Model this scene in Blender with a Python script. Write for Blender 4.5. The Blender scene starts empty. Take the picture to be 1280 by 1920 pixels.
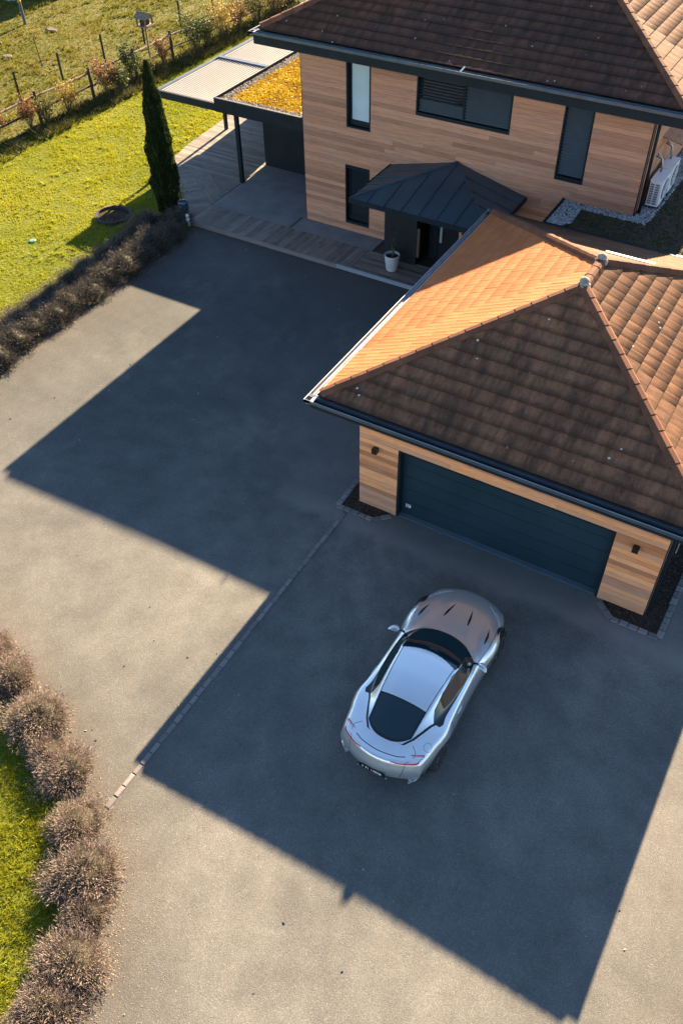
import bpy, bmesh, math, random
import numpy as np
from mathutils import Vector, Matrix, noise as mnoise

random.seed(7); rng = np.random.default_rng(7)
scene = bpy.context.scene
COL = scene.collection
rad = math.radians

# ------------------------------------------------------------------ camera
cam_d = bpy.data.cameras.new('camera'); cam = bpy.data.objects.new('camera', cam_d); COL.objects.link(cam)
yaw, pitch, roll, fpx = 0.5435, -0.8022, -0.0172, 1651.6
f = Vector((-math.sin(yaw)*math.cos(pitch), math.cos(yaw)*math.cos(pitch), math.sin(pitch)))
r0 = Vector((math.cos(yaw), math.sin(yaw), 0)); u0 = r0.cross(f)
r = r0*math.cos(roll)+u0*math.sin(roll); u = u0*math.cos(roll)-r0*math.sin(roll)
mw = Matrix((r, u, -f)).transposed().to_4x4(); mw.translation = Vector((6.4715, -13.2362, 15.3192))
cam.matrix_world = mw
cam_d.sensor_fit = 'VERTICAL'; cam_d.sensor_height = 36; cam_d.lens = fpx/1920*36
cam_d.clip_start = 0.1; cam_d.clip_end = 2000
scene.camera = cam

# ------------------------------------------------------------------ sky, sun, exposure
SUN_EL, SUN_AZ = rad(25.0), rad(94.8)
world = bpy.data.worlds.new('World'); scene.world = world; world.use_nodes = True
wn = world.node_tree.nodes; wl = world.node_tree.links
bg = wn['Background']; sky = wn.new('ShaderNodeTexSky'); sky.sky_type = 'NISHITA'; sky.sun_disc = False
sky.sun_elevation = SUN_EL; sky.sun_rotation = rad(90)-SUN_AZ
sky.altitude = 2000; sky.air_density = 1.0; sky.dust_density = 0.2; sky.ozone_density = 1.0
wl.new(sky.outputs[0], bg.inputs[0]); bg.inputs[1].default_value = 0.05
sun_d = bpy.data.lights.new('sun', 'SUN'); sun_d.energy = 5.0; sun_d.angle = rad(0.5); sun_d.color = (1.0, 0.735, 0.465)
sun = bpy.data.objects.new('sun', sun_d); COL.objects.link(sun)
sv = Vector((math.cos(SUN_AZ)*math.cos(SUN_EL), math.sin(SUN_AZ)*math.cos(SUN_EL), math.sin(SUN_EL)))
sun.rotation_euler = sv.to_track_quat('Z', 'Y').to_euler(); sun.location = sv*60
scene.view_settings.view_transform = 'Standard'; scene.view_settings.look = 'None'
scene.view_settings.gamma = 1; scene.view_settings.use_curve_mapping = False
scene.view_settings.exposure = 2.95

# ------------------------------------------------------------------ object helpers
def tag(o, label=None, cat=None, group=None, kind=None):
    if label: o['label'] = label
    if cat: o['category'] = cat
    if group: o['group'] = group
    if kind: o['kind'] = kind
    return o
def link(name, data, mat=None, parent=None):
    o = bpy.data.objects.new(name, data); COL.objects.link(o)
    if mat is not None and data is not None and len(data.materials) == 0: data.materials.append(mat)
    if parent is not None:
        o.parent = parent
        if parent.type == 'EMPTY': o.matrix_parent_inverse = Matrix.Translation(-parent.location)
    return o
def thing(name, loc, label, cat, group=None, kind=None):
    o = bpy.data.objects.new(name, None); COL.objects.link(o); o.location = loc; o.empty_display_size = .2
    return tag(o, label, cat, group, kind)
class MB:
    def __init__(s): s.v = []; s.f = []
    def quad(s, *p):
        n = len(s.v); s.v += [tuple(q) for q in p]; s.f.append(tuple(range(n, n+len(p)))); return s
    def box(s, x0, x1, y0, y1, z0, z1):
        n = len(s.v)
        s.v += [(x, y, z) for z in (z0, z1) for y in (y0, y1) for x in (x0, x1)]
        s.f += [tuple(n+i for i in q) for q in ((0,2,3,1),(4,5,7,6),(0,1,5,4),(2,6,7,3),(0,4,6,2),(1,3,7,5))]; return s
    def prism(s, poly, z0, z1):
        n = len(s.v); k = len(poly)
        s.v += [(x, y, z0) for x, y in poly]+[(x, y, z1) for x, y in poly]
        s.f += [tuple(n+k+i for i in range(k)), tuple(n+k-1-i for i in range(k))]
        s.f += [(n+i, n+(i+1) % k, n+k+(i+1) % k, n+k+i) for i in range(k)]; return s
    def bar(s, a, b, w, h=None, up=(0,0,1)):
        a = Vector(a); b = Vector(b); h = h or w; d = (b-a).normalized(); up = Vector(up)
        if abs(d.dot(up)) > .98: up = Vector((0,1,0))
        x = d.cross(up).normalized(); y = x.cross(d)
        n = len(s.v)
        for p in (a, b):
            for i, j in ((-1,-1),(1,-1),(1,1),(-1,1)): s.v.append(tuple(p+x*(i*w/2)+y*(j*h/2)))
        s.f += [tuple(n+i for i in q) for q in ((0,3,2,1),(4,5,6,7),(0,1,5,4),(1,2,6,5),(2,3,7,6),(3,0,4,7))]; return s
    def tube(s, pts, rr, k=6, caps=True):
        pts = [Vector(p) for p in pts]; n0 = len(s.v); m = len(pts)
        rs = rr if hasattr(rr, '__len__') else [rr]*m
        for i, p in enumerate(pts):
            d = (pts[min(i+1, m-1)]-pts[max(i-1, 0)]).normalized(); up = Vector((0,0,1)) if abs(d.z) < .95 else Vector((0,1,0))
            x = d.cross(up).normalized(); y = x.cross(d)
            for j in range(k):
                a = 2*math.pi*j/k; s.v.append(tuple(p+(x*math.cos(a)+y*math.sin(a))*rs[i]))
        for i in range(m-1):
            for j in range(k):
                s.f.append((n0+i*k+j, n0+i*k+(j+1) % k, n0+(i+1)*k+(j+1) % k, n0+(i+1)*k+j))
        if caps: s.f += [tuple(n0+k-1-j for j in range(k)), tuple(n0+(m-1)*k+j for j in range(k))]
        return s
    def lathe(s, prof, c=(0,0,0), k=16, axis='z'):
        n0 = len(s.v); m = len(prof)
        for rr, h in prof:
            for j in range(k):
                a = 2*math.pi*j/k; p = (rr*math.cos(a), rr*math.sin(a), h)
                if axis == 'y': p = (p[0], h, -p[1])
                s.v.append((c[0]+p[0], c[1]+p[1], c[2]+p[2]))
        for i in range(m-1):
            for j in range(k): s.f.append((n0+i*k+j, n0+i*k+(j+1) % k, n0+(i+1)*k+(j+1) % k, n0+(i+1)*k+j))
        s.f += [tuple(n0+k-1-j for j in range(k)), tuple(n0+(m-1)*k+j for j in range(k))]
        return s
    def mesh(s, name, mat, smooth=False):
        me = bpy.data.meshes.new(name); me.from_pydata(s.v, [], s.f); me.materials.append(mat)
        if smooth: me.polygons.foreach_set('use_smooth', [True]*len(me.polygons))
        me.update(); return me
    def build(s, name, mat, parent=None, smooth=False, kind=None):
        return tag(link(name, s.mesh(name, mat, smooth), None, parent), kind=kind)
def np_mesh(name, V, F, mat, var=None, smooth=False):
    """V (n,3), F (m,k) arrays -> mesh; var = one value per vertex"""
    me = bpy.data.meshes.new(name); V = np.asarray(V, np.float32); F = np.asarray(F, np.int32); m, k = F.shape
    me.vertices.add(len(V)); me.vertices.foreach_set('co', V.ravel())
    me.loops.add(m*k); me.loops.foreach_set('vertex_index', F.ravel())
    me.polygons.add(m); me.polygons.foreach_set('loop_start', np.arange(0, m*k, k, dtype=np.int32))
    me.update(calc_edges=True)
    if smooth: me.polygons.foreach_set('use_smooth', np.ones(m, bool))
    if var is not None:
        a = me.attributes.new('var', 'FLOAT', 'POINT'); a.data.foreach_set('value', np.asarray(var, np.float32))
    me.materials.append(mat); return me

# ------------------------------------------------------------------ materials
class NT:
    def __init__(s, name, rough=.7, metal=0., spec=.4):
        s.m = bpy.data.materials.new(name); s.m.use_nodes = True; s.t = s.m.node_tree; s.b = s.t.nodes['Principled BSDF']
        s.b.inputs['Roughness'].default_value = rough; s.b.inputs['Metallic'].default_value = metal
        s.b.inputs['Specular IOR Level'].default_value = spec
        s._pos = None
    def n(s, typ, **kw):
        nd = s.t.nodes.new(typ)
        for k, v in kw.items(): setattr(nd, k, v)
        return nd
    def l(s, a, b): s.t.links.new(a, b)
    def pos(s, sc=(1,1,1), obj=False):
        if obj: src = s.n('ShaderNodeTexCoord').outputs['Object']
        else: src = s.n('ShaderNodeNewGeometry').outputs['Position']
        mp = s.n('ShaderNodeMapping'); mp.inputs['Scale'].default_value = sc; s.l(src, mp.inputs[0]); return mp.outputs[0]
    def noise(s, scale, sc=(1,1,1), detail=4, rough=.6, obj=False):
        nd = s.n('ShaderNodeTexNoise'); nd.inputs['Scale'].default_value = scale; nd.inputs['Detail'].default_value = detail
        nd.inputs['Roughness'].default_value = rough; s.l(s.pos(sc, obj), nd.inputs['Vector']); return nd.outputs['Fac']
    def voro(s, scale, sc=(1,1,1), feat='F1'):
        nd = s.n('ShaderNodeTexVoronoi'); nd.feature = feat; nd.inputs['Scale'].default_value = scale; s.l(s.pos(sc), nd.inputs['Vector']); return nd
    def ramp(s, fac, stops):
        nd = s.n('ShaderNodeValToRGB'); e = nd.color_ramp.elements
        while len(e) < len(stops): e.new(.5)
        for x, (p, c) in zip(e, stops):
            x.position = p; x.color = (c, c, c, 1) if not hasattr(c, '__len__') else (*c, 1)
        s.l(fac, nd.inputs[0]); return nd.outputs[0]
    def mix(s, fac, a, b, mode='MIX'):
        nd = s.n('ShaderNodeMix', data_type='RGBA', blend_type=mode)
        for i, v in ((0, fac), (6, a), (7, b)):
            if isinstance(v, (int, float)): nd.inputs[i].default_value = v if i == 0 else (v, v, v, 1)
            elif isinstance(v, tuple): nd.inputs[i].default_value = (*v, 1)
            else: s.l(v, nd.inputs[i])
        return nd.outputs[2]
    def math(s, op, a, b=0.):
        nd = s.n('ShaderNodeMath', operation=op)
        for i, v in ((0, a), (1, b)):
            if isinstance(v, (int, float)): nd.inputs[i].default_value = v
            else: s.l(v, nd.inputs[i])
        return nd.outputs[0]
    def rand(s): return s.n('ShaderNodeObjectInfo').outputs['Random']
    def attr(s, a='var'):
        nd = s.n('ShaderNodeAttribute'); nd.attribute_name = a; return nd.outputs['Fac']
    def col(s, c):
        if isinstance(c, tuple): s.b.inputs['Base Color'].default_value = (*c, 1)
        else: s.l(c, s.b.inputs['Base Color'])
        return s
    def bump(s, h, strength=.3, dist=.01):
        nd = s.n('ShaderNodeBump'); nd.inputs['Strength'].default_value = strength; nd.inputs['Distance'].default_value = dist
        s.l(h, nd.inputs['Height']); s.l(nd.outputs[0], s.b.inputs['Normal']); return s
    def rough(s, x): s.l(x, s.b.inputs['Roughness']); return s

def mottled(name, c, amount=.25, scale=6, rough=.6, metal=0., spec=.4, bump=0):
    t = NT(name, rough, metal, spec); nz = t.noise(scale)
    d = tuple(x*(1-amount) for x in c); e = tuple(min(1, x*(1+amount)) for x in c)
    t.col(t.ramp(nz, [(.3, d), (.7, e)]))
    if bump: t.bump(t.noise(scale*12), bump, .01)
    return t.m

def asphalt_mat():
    t = NT('asphalt', .8, 0, .35)
    v = t.voro(75); sp = t.ramp(v.outputs['Color'], [(0, .6), (.5, .95), (.8, 1.15), (1, 1.9)])
    v2 = t.voro(230); sp2 = t.ramp(v2.outputs['Color'], [(0, .6), (.6, 1.0), (1, 1.6)])
    big = t.ramp(t.noise(.22, detail=5, rough=.62), [(.25, (.062, .070, .068)), (.5, (.098, .102, .096)), (.75, (.152, .150, .138))])
    mid = t.ramp(t.noise(1.7, detail=5), [(.3, .82), (.7, 1.15)])
    c = t.mix(1, big, mid, 'MULTIPLY'); c = t.mix(.85, c, sp, 'MULTIPLY'); c = t.mix(.8, c, sp2, 'MULTIPLY')
    # older, dustier apron in front of the garage door, with a pale drifted edge
    x = t.n('ShaderNodeSeparateXYZ'); t.l(t.n('ShaderNodeNewGeometry').outputs['Position'], x.inputs[0])
    wob = t.math('MULTIPLY', t.math('SUBTRACT', t.noise(.9, detail=5), .5), 1.0)
    yy = t.math('ADD', x.outputs[1], wob)
    def smooth(v, a, b):
        n = t.n('ShaderNodeMapRange', interpolation_type='SMOOTHSTEP'); t.l(v, n.inputs[0])
        n.inputs[1].default_value = a; n.inputs[2].default_value = b; return n.outputs[0]
    apron = t.math('MULTIPLY', smooth(yy, -1.15, -.75), smooth(t.math('ADD', x.outputs[0], t.math('MULTIPLY', yy, .55)), -3.6, -2.2))
    edge = t.math('MULTIPLY', apron, smooth(yy, -.2, -.8))
    c = t.mix(t.math('MULTIPLY', apron, .55), c, (.13, .125, .12)); c = t.mix(t.math('MULTIPLY', edge, .5), c, (.20, .19, .175))
    # lens darkening and teal shade tone painted into the asphalt up by the house
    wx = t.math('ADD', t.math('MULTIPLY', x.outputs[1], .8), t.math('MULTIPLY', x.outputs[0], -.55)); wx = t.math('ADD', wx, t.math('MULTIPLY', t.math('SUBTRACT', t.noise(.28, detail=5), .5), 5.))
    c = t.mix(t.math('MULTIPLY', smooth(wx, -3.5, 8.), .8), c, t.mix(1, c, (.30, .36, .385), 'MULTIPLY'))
    dust = t.ramp(t.noise(.5, sc=(1,.6,1), detail=6, rough=.7), [(.55, 0.), (.8, 1.)])
    c = t.mix(t.math('MULTIPLY', dust, .35), c, (.21, .19, .165))
    dn = t.math('MULTIPLY', t.attr(), t.ramp(t.noise(2.2, detail=6, rough=.7), [(.25, .45), (.7, 1.25)]))
    c = t.mix(t.math('MULTIPLY', dn, .8), c, t.mix(1, sp, (.062, .050, .040), 'MULTIPLY'))
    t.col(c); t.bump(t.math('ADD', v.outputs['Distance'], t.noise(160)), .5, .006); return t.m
def wood_mat(name, stops, grey=(.30, .25, .21), low=None):
    t = NT(name, .65, 0, .3); rnd = t.rand()
    base = t.ramp(rnd, stops)
    off = t.math('MULTIPLY', rnd, 37.)
    cmb = t.n('ShaderNodeCombineXYZ'); t.l(off, cmb.inputs[0]); t.l(off, cmb.inputs[2])
    va = t.n('ShaderNodeVectorMath', operation='ADD'); t.l(t.pos((1.2, 1.2, 26)), va.inputs[0]); t.l(cmb.outputs[0], va.inputs[1])
    g = t.n('ShaderNodeTexNoise'); g.inputs['Scale'].default_value = 2.2; g.inputs['Detail'].default_value = 6; g.inputs['Roughness'].default_value = .7; t.l(va.outputs[0], g.inputs['Vector'])
    c = t.mix(1, base, t.ramp(g.outputs['Fac'], [(.25, .45), (.5, 1.), (.8, 1.3)]), 'MULTIPLY')
    w = t.ramp(t.noise(.8, sc=(1, 1, 5), detail=6, rough=.7), [(.45, 0.), (.75, 1.)])
    c = t.mix(t.math('MULTIPLY', w, .55), c, grey)
    if low:
        x = t.n('ShaderNodeSeparateXYZ'); t.l(t.n('ShaderNodeNewGeometry').outputs['Position'], x.inputs[0])
        mr = t.n('ShaderNodeMapRange', interpolation_type='SMOOTHSTEP'); t.l(t.math('ADD', x.outputs[2], t.math('MULTIPLY', t.noise(3, sc=(1,1,4)), 1.2)), mr.inputs[0])
        mr.inputs[1].default_value = low; mr.inputs[2].default_value = low-1.4
        c = t.mix(t.math('MULTIPLY', mr.outputs[0], .5), c, (.27, .19, .145))
    t.col(c); t.bump(g.outputs['Fac'], .25, .004); return t.m
def tile_mat(name, a, b, stain, amt, streak_sc, lichen=.12, edge=.75):
    t = NT(name, .85, 0, .12)
    rnd = t.math('FRACT', t.math('ADD', t.rand(), t.math('MULTIPLY', t.attr(), 7.31)))
    c = t.ramp(rnd, [(0, a), (1, b)])
    st = t.noise(1.0, sc=streak_sc, detail=6, rough=.68)
    big = t.noise(.55, detail=3)
    k = t.math('MULTIPLY', t.ramp(st, [(.38, 0.), (.66, 1.)]), amt)
    c = t.mix(k, c, stain)
    c = t.mix(t.math('MULTIPLY', t.ramp(big, [(.45, 0.), (.7, 1.)]), amt*.4), c, stain)
    fine = t.noise(38, detail=3); c = t.mix(.6, c, t.ramp(fine, [(.3, .6), (.7, 1.3)]), 'MULTIPLY')
    eg = t.math('ADD', t.attr('edge'), t.math('MULTIPLY', t.math('SUBTRACT', t.noise(7, detail=4), .5), .5))
    c = t.mix(t.math('MULTIPLY', t.ramp(eg, [(.62, 0.), (.98, 1.)]), edge), c, stain)  # lip band: algae, with the shadow line under each course painted in
    v = t.voro(2.6); sp = t.ramp(v.outputs['Distance'], [(.045, 1.), (.075, 0.)])
    sel = t.ramp(t.voro(2.6).outputs['Color'], [(.25, 0.), (.26, 1.)])
    c = t.mix(t.math('MULTIPLY', t.math('MULTIPLY', sp, sel), lichen*4), c, (.5, .5, .46))
    t.col(c); t.bump(fine, .25, .004); return t.m
def leaf_mat(name, stops, trans=.35, rough=.6):
    t = NT(name, rough, 0, .25); c = t.ramp(t.attr(), stops); t.col(c)
    tr = t.n('ShaderNodeBsdfTranslucent'); t.l(c, tr.inputs['Color']); mx = t.n('ShaderNodeMixShader'); mx.inputs[0].default_value = trans
    t.l(t.b.outputs[0], mx.inputs[1]); t.l(tr.outputs[0], mx.inputs[2]); t.l(mx.outputs[0], t.t.nodes['Material Output'].inputs[0]); return t.m
def ground_mat(name, stops, scale=1.2):
    t = NT(name, .9, 0, .15); n1 = t.noise(scale, detail=8, rough=.7); t.col(t.mix(.7, t.ramp(n1, stops), t.ramp(t.noise(20, detail=4), [(.3, .55), (.7, 1.4)]), 'MULTIPLY'))
    t.bump(t.noise(14, detail=5), .8, .05); return t.m

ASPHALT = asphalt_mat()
ANTH = mottled('anthracite_metal', (.008, .015, .020), .2, 2, .55, .0, .2)
ANTH2 = mottled('anthracite_panel', (.007, .012, .016), .25, 1.2, .55, .0, .25)
def door_mat():
    t = NT('door_panel', .42, 0, .45); t.col(t.ramp(t.noise(.9, detail=5), [(.3, (.008, .022, .031)), (.7, (.014, .033, .045))]))
    w = t.n('ShaderNodeTexWave', bands_direction='Z'); w.inputs['Scale'].default_value = 7.8; t.l(t.pos(), w.inputs['Vector']); t.bump(w.outputs['Fac'], .35, .006); return t.m
DOORM = door_mat()
ZINC = mottled('zinc', (.34, .345, .35), .15, 5, .5, .25, .5)
ZINCD = mottled('zinc_dark', (.10, .125, .15), .15, 3, .42, .75, .5)  # darker bluish zinc for front and rear gutters, pergola beams, post foot
CANOPY = mottled('canopy_zinc', (.035, .062, .078), .14, 1.5, .42, .3, .5)
BLACK = mottled('black_plastic', (.012, .012, .013), .2, 8, .5)
WHITE = mottled('white_paint', (.74, .74, .72), .05, 4, .5)
LOUVRE = mottled('louvre_light_grey', (.62, .625, .61), .06, 3, .5)
SLAT = mottled('blind_slat', (.05, .062, .07), .1, 4, .45)
GLASSD = mottled('window_glass', (.012, .016, .02), .1, 1, .06, 0, .8)
PANE = mottled('sky_tint_pane', (.42, .52, .55), .06, 1, .2, 0, .6)  # window's sky reflection put into the pale blue colour; lamp lenses share it
CONC = mottled('concrete', (.15, .15, .148), .18, 1.6, .85, 0, .3, .2)
SETT = None
def sett_mat():
    t = NT('granite_sett', .85, 0, .3); c = t.ramp(t.rand(), [(0, (.11, .108, .105)), (.5, (.15, .147, .142)), (1, (.175, .17, .162))])
    t.col(t.mix(.6, c, t.ramp(t.noise(60), [(.3, .6), (.7, 1.35)]), 'MULTIPLY')); t.bump(t.noise(45), .4, .008); return t.m
SETT = sett_mat()
MORT = mottled('strip_mortar', (.07, .068, .064), .3, 9, .9)
SOIL = mottled('dark_soil', (.035, .026, .02), .5, 14, .95, 0, .1, .8)
GW = wood_mat('cedar_fresh', [(0, (.38, .140, .058)), (.2, (.70, .265, .098)), (.45, (.84, .355, .145)), (.7, (.76, .31, .125)), (.85, (.54, .255, .14)), (1, (.42, .17, .08))], (.48, .30, .21), low=1.7)
HW = wood_mat('cedar_weathered', [(0, (.30, .135, .076)), (.25, (.44, .203, .115)), (.55, (.53, .255, .145)), (.8, (.48, .232, .134)), (1, (.35, .165, .096))], (.32, .205, .155))
DECK = wood_mat('deck_board', [(0, (.09, .075, .06)), (.5, (.135, .115, .095)), (1, (.185, .16, .135))], (.15, .145, .135))
FENCE = mottled('fence_wood', (.17, .125, .085), .4, 9, .85)
FENCED = mottled('fence_wood_dark', (.03, .025, .02), .4, 9, .85)
T_MOSS = tile_mat('roof_tile_mossy', (.245, .112, .060), (.185, .090, .050), (.036, .022, .015), .8, (4.5, 1.0, 1.0), .3)
T_MOSSH = tile_mat('roof_tile_dark', (.125, .055, .034), (.09, .045, .030), (.022, .016, .012), .8, (5, 1, 1), .15)
T_CLAY = tile_mat('roof_tile_clay', (.31, .106, .039), (.37, .138, .055), (.26, .095, .039), .35, (2, 2, 2), .0, .25)
T_TAN = tile_mat('roof_tile_tan', (.175, .088, .047), (.130, .066, .036), (.045, .022, .014), .95, (1.1, 5.5, 1.1), .2)
T_RIDGE = tile_mat('ridge_tile', (.13, .058, .036), (.18, .082, .048), (.06, .034, .024), .6, (3, 3, 3), .1)
MORTAR = mottled('mortar', (.24, .225, .205), .45, 14, .9, 0, .2, .8)
PEBBLE = None
def pebble_mat(name, a, b):
    t = NT(name, .8, 0, .3); t.col(t.ramp(t.attr(), [(0, a), (.55, tuple((x+y)/2 for x, y in zip(a, b))), (1, b)])); return t.m
PEB_W = pebble_mat('white_pebbles', (.12, .125, .125), (.5, .5, .49))
PEB_G = pebble_mat('grey_pebbles', (.04, .036, .034), (.24, .225, .21))
PEB_T = pebble_mat('loose_grit', (.08, .065, .05), (.30, .25, .175))
MOSS_Y = leaf_mat('sedum_yellow', [(0, (.15, .085, .008)), (.4, (.42, .285, .020)), (.8, (.54, .40, .030)), (1, (.33, .31, .035))], .2)
MOSS_D = leaf_mat('sedum_green', [(0, (.035, .03, .012)), (.5, (.06, .065, .02)), (.85, (.10, .11, .025)), (1, (.30, .26, .04))], .2)
G_LAWN = ground_mat('lawn_soil', [(.3, (.06, .075, .010)), (.55, (.10, .12, .014)), (.75, (.15, .14, .025))])
G_FIELD = ground_mat('field_soil', [(.3, (.04, .05, .008)), (.5, (.07, .075, .013)), (.68, (.10, .08, .03))], .5)
B_LAWN = leaf_mat('lawn_blades', [(0, (.075, .11, .008)), (.3, (.18, .215, .012)), (.7, (.29, .295, .018)), (1, (.38, .32, .045))], .45)
B_FIELD = leaf_mat('field_blades', [(0, (.045, .065, .006)), (.4, (.115, .125, .010)), (.75, (.165, .145, .018)), (1, (.20, .14, .042))], .4)
LAV = leaf_mat('lavender_stems', [(0, (.045, .042, .022)), (.3, (.11, .09, .056)), (.55, (.20, .158, .13)), (.8, (.28, .225, .20)), (1, (.35, .29, .26))], .3)
CYP = leaf_mat('cypress_sprays', [(0, (.008, .016, .006)), (.6, (.02, .038, .009)), (.93, (.04, .058, .012)), (1, (.09, .08, .015))], .25)
BARK = mottled('bark', (.09, .07, .05), .4, 12, .9)

# ------------------------------------------------------------------ numpy foliage helpers
def vnoise(x, y, sc, seed=0):
    x = np.asarray(x)*sc+seed*17.3; y = np.asarray(y)*sc+seed*9.1
    xi = np.floor(x).astype(int); yi = np.floor(y).astype(int); fx = x-xi; fy = y-yi
    fx = fx*fx*(3-2*fx); fy = fy*fy*(3-2*fy)
    def h(a, b): 
        n = (a*374761393+b*668265263+seed*1013) & 0x7fffffff; n = ((n ^ (n >> 13))*1274126177) & 0x7fffffff; return (n & 0xffff)/65535.
    return (h(xi, yi)*(1-fx)+h(xi+1, yi)*fx)*(1-fy)+(h(xi, yi+1)*(1-fx)+h(xi+1, yi+1)*fx)*fy
def in_poly(P, poly):
    x, y = P[:, 0], P[:, 1]; c = np.zeros(len(P), bool); n = len(poly)
    for i in range(n):
        x1, y1 = poly[i]; x2, y2 = poly[(i+1) % n]
        if y1 == y2: continue
        c ^= ((y1 > y) != (y2 > y)) & (x < (x2-x1)*(y-y1)/(y2-y1)+x1)
    return c
def scatter(poly, dens, R=rng):
    p = np.array(poly); lo = p.min(0); hi = p.max(0); n = int((hi-lo).prod()*dens)
    P = lo+R.random((n, 2))*(hi-lo); return P[in_poly(P, poly)]
def tri_blades(base, tip, width, var, side=None, R=rng):
    n = len(base); d = tip-base
    s = R.normal(size=(n, 3)); s[:, 2] *= .3; s = np.cross(d, s); s /= np.linalg.norm(s, axis=1)[:, None]+1e-9
    w = np.asarray(width).reshape(-1, 1)
    V = np.stack([base-s*w/2, base+s*w/2, tip], 1).reshape(-1, 3); F = np.arange(3*n).reshape(-1, 3)
    return V, F, np.repeat(var, 3)
def leaf_quads(c, d, L, W, var, R=rng):
    """diamond leaves centred on c, pointing along d"""
    n = len(c); s = np.cross(d, R.normal(size=(n, 3))); s /= np.linalg.norm(s, axis=1)[:, None]+1e-9
    L = np.asarray(L).reshape(-1, 1); W = np.asarray(W).reshape(-1, 1)
    V = np.stack([c-d*L/2, c+s*W/2, c+d*L/2, c-s*W/2], 1).reshape(-1, 3); F = np.arange(4*n).reshape(-1, 4)
    return V, F, np.repeat(var, 4)
def grass(poly, dens, h, w, nb, z=0., clump=3., seed=1, lean=.5, hole=0.):
    P = scatter(poly, dens); n1 = vnoise(P[:, 0], P[:, 1], clump, seed); n2 = vnoise(P[:, 0], P[:, 1], clump*.25, seed+3); n3 = vnoise(P[:, 0], P[:, 1], .35, seed+8)
    keep = (n1*.6+n2*.4) > hole; P = P[keep]; n1 = n1[keep]; n2 = n2[keep]; n3 = n3[keep]
    P = np.repeat(P, nb, 0); n1 = np.repeat(n1, nb); n2 = np.repeat(n2, nb); n3 = np.repeat(n3, nb)
    n = len(P); P = P+rng.normal(size=(n, 2))*.018
    base = np.c_[P, np.full(n, z)]; hh = h*(.35+1.1*n1*n1+.5*n2)*(.7+.6*rng.random(n))
    a = rng.random(n)*6.283; le = hh*lean*rng.random(n)*1.6
    tip = base+np.c_[np.cos(a)*le, np.sin(a)*le, hh]
    var = np.clip(.12+.40*n3+.26*n2+.14*n1+rng.normal(size=n)*.075, 0, 1)
    return tri_blades(base, tip, w*(.6+.8*rng.random(n)), var)
def join(parts):
    V = []; F = []; A = []; o = 0
    for v, f_, a in parts: V.append(v); F.append(f_+o); A.append(a); o += len(v)
    return np.concatenate(V), np.concatenate(F), np.concatenate(A)
def pebbles(poly, dens, size, z=0., hv=.5, seed=0):
    P = scatter(poly, dens); n = len(P)
    oct_v = np.array([(1,0,0),(.3,.95,0),(-.8,.6,0),(-.8,-.6,0),(.3,-.95,0),(0,0,.8)], float)
    tf = np.array([(0,1,5),(1,2,5),(2,3,5),(3,4,5),(4,0,5)])
    s = size*(.5+rng.random(n)); a = rng.random(n)*6.283; ca, sa = np.cos(a), np.sin(a)
    v = np.repeat(oct_v[None], n, 0)*(1+.25*rng.normal(size=(n, 6, 1)))
    x = (v[..., 0]*ca[:, None]-v[..., 1]*sa[:, None])*s[:, None]; y = (v[..., 0]*sa[:, None]+v[..., 1]*ca[:, None])*s[:, None]*.85; zz = v[..., 2]*s[:, None]*hv*2
    V = np.stack([x+P[:, :1], y+P[:, 1:], zz+z], -1).reshape(-1, 3)
    F = (tf[None]+(np.arange(n)*6)[:, None, None]).reshape(-1, 3)
    return V, F, np.repeat(rng.random(n), 6)

# ================================================================== GROUND
tag(MB().quad((-400,-400,-.012), (400,-400,-.012), (400,400,-.012), (-400,400,-.012)).build('field', G_FIELD), kind='structure')
LAWN_POLY = [(-23.2,-14), (-12.9,-14), (-12.9,9.2), (-13.2,9.5), (-16.9,12.9), (-17.3,40), (-23.2,40)]
tag(MB().quad(*[(x, y, -.006) for x, y in LAWN_POLY]).build('lawn', G_LAWN), kind='structure')
DRIVE = [(-12.75,-60), (40,-60), (40,9.03), (-13.05,9.03), (-12.75,8.4)]
# curved edge with a little unevenness along the hedge
gx = np.r_[-12.75, np.arange(-12.4, 14, .3), 40]; gy = np.r_[-60, np.arange(-16, 9.0, .3), 9.03]; GX, GY = np.meshgrid(gx, gy)
def seg_dist(px, py, pl):
    d = np.full(px.shape, 99.)
    for (x1, y1), (x2, y2) in zip(pl[:-1], pl[1:]):
        t = np.clip(((px-x1)*(x2-x1)+(py-y1)*(y2-y1))/((x2-x1)**2+(y2-y1)**2), 0, 1); d = np.minimum(d, np.hypot(px-x1-t*(x2-x1), py-y1-t*(y2-y1)))
    return d
ISL_EDGE = [(-9,-6.6), (-6.6,-7.3), (-4.3,-8.0), (-2.1,-8.8), (-.6,-9.9), (.6,-11.2), (.9,-13)]
dirt = np.maximum(np.exp(-seg_dist(GX, GY, ISL_EDGE)/.75), .9*np.exp(-seg_dist(GX, GY, [(-12.75,-14), (-12.75,9), (-2,9)])/.55)); dirt = np.maximum(dirt, .8*np.exp(-seg_dist(GX, GY, [(9.5,-16), (10.5,2)])/2.))
nx_ = len(gx); ii = np.arange(len(gx)*len(gy)).reshape(len(gy), nx_)
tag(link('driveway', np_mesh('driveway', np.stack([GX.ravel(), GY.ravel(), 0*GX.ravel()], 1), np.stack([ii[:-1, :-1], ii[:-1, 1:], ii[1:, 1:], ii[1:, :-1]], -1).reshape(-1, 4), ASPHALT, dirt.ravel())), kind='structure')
ISLAND = [(-14,-5.6), (-9,-6.6), (-6.6,-7.4), (-5.4,-7.95), (-4.3,-8.3), (-3.1,-8.75), (-2.1,-9.2), (-1.25,-9.8), (-.6,-10.5), (-.1,-11.2), (.15,-12), (.2,-13), (.2,-20), (-14,-20)]
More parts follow.
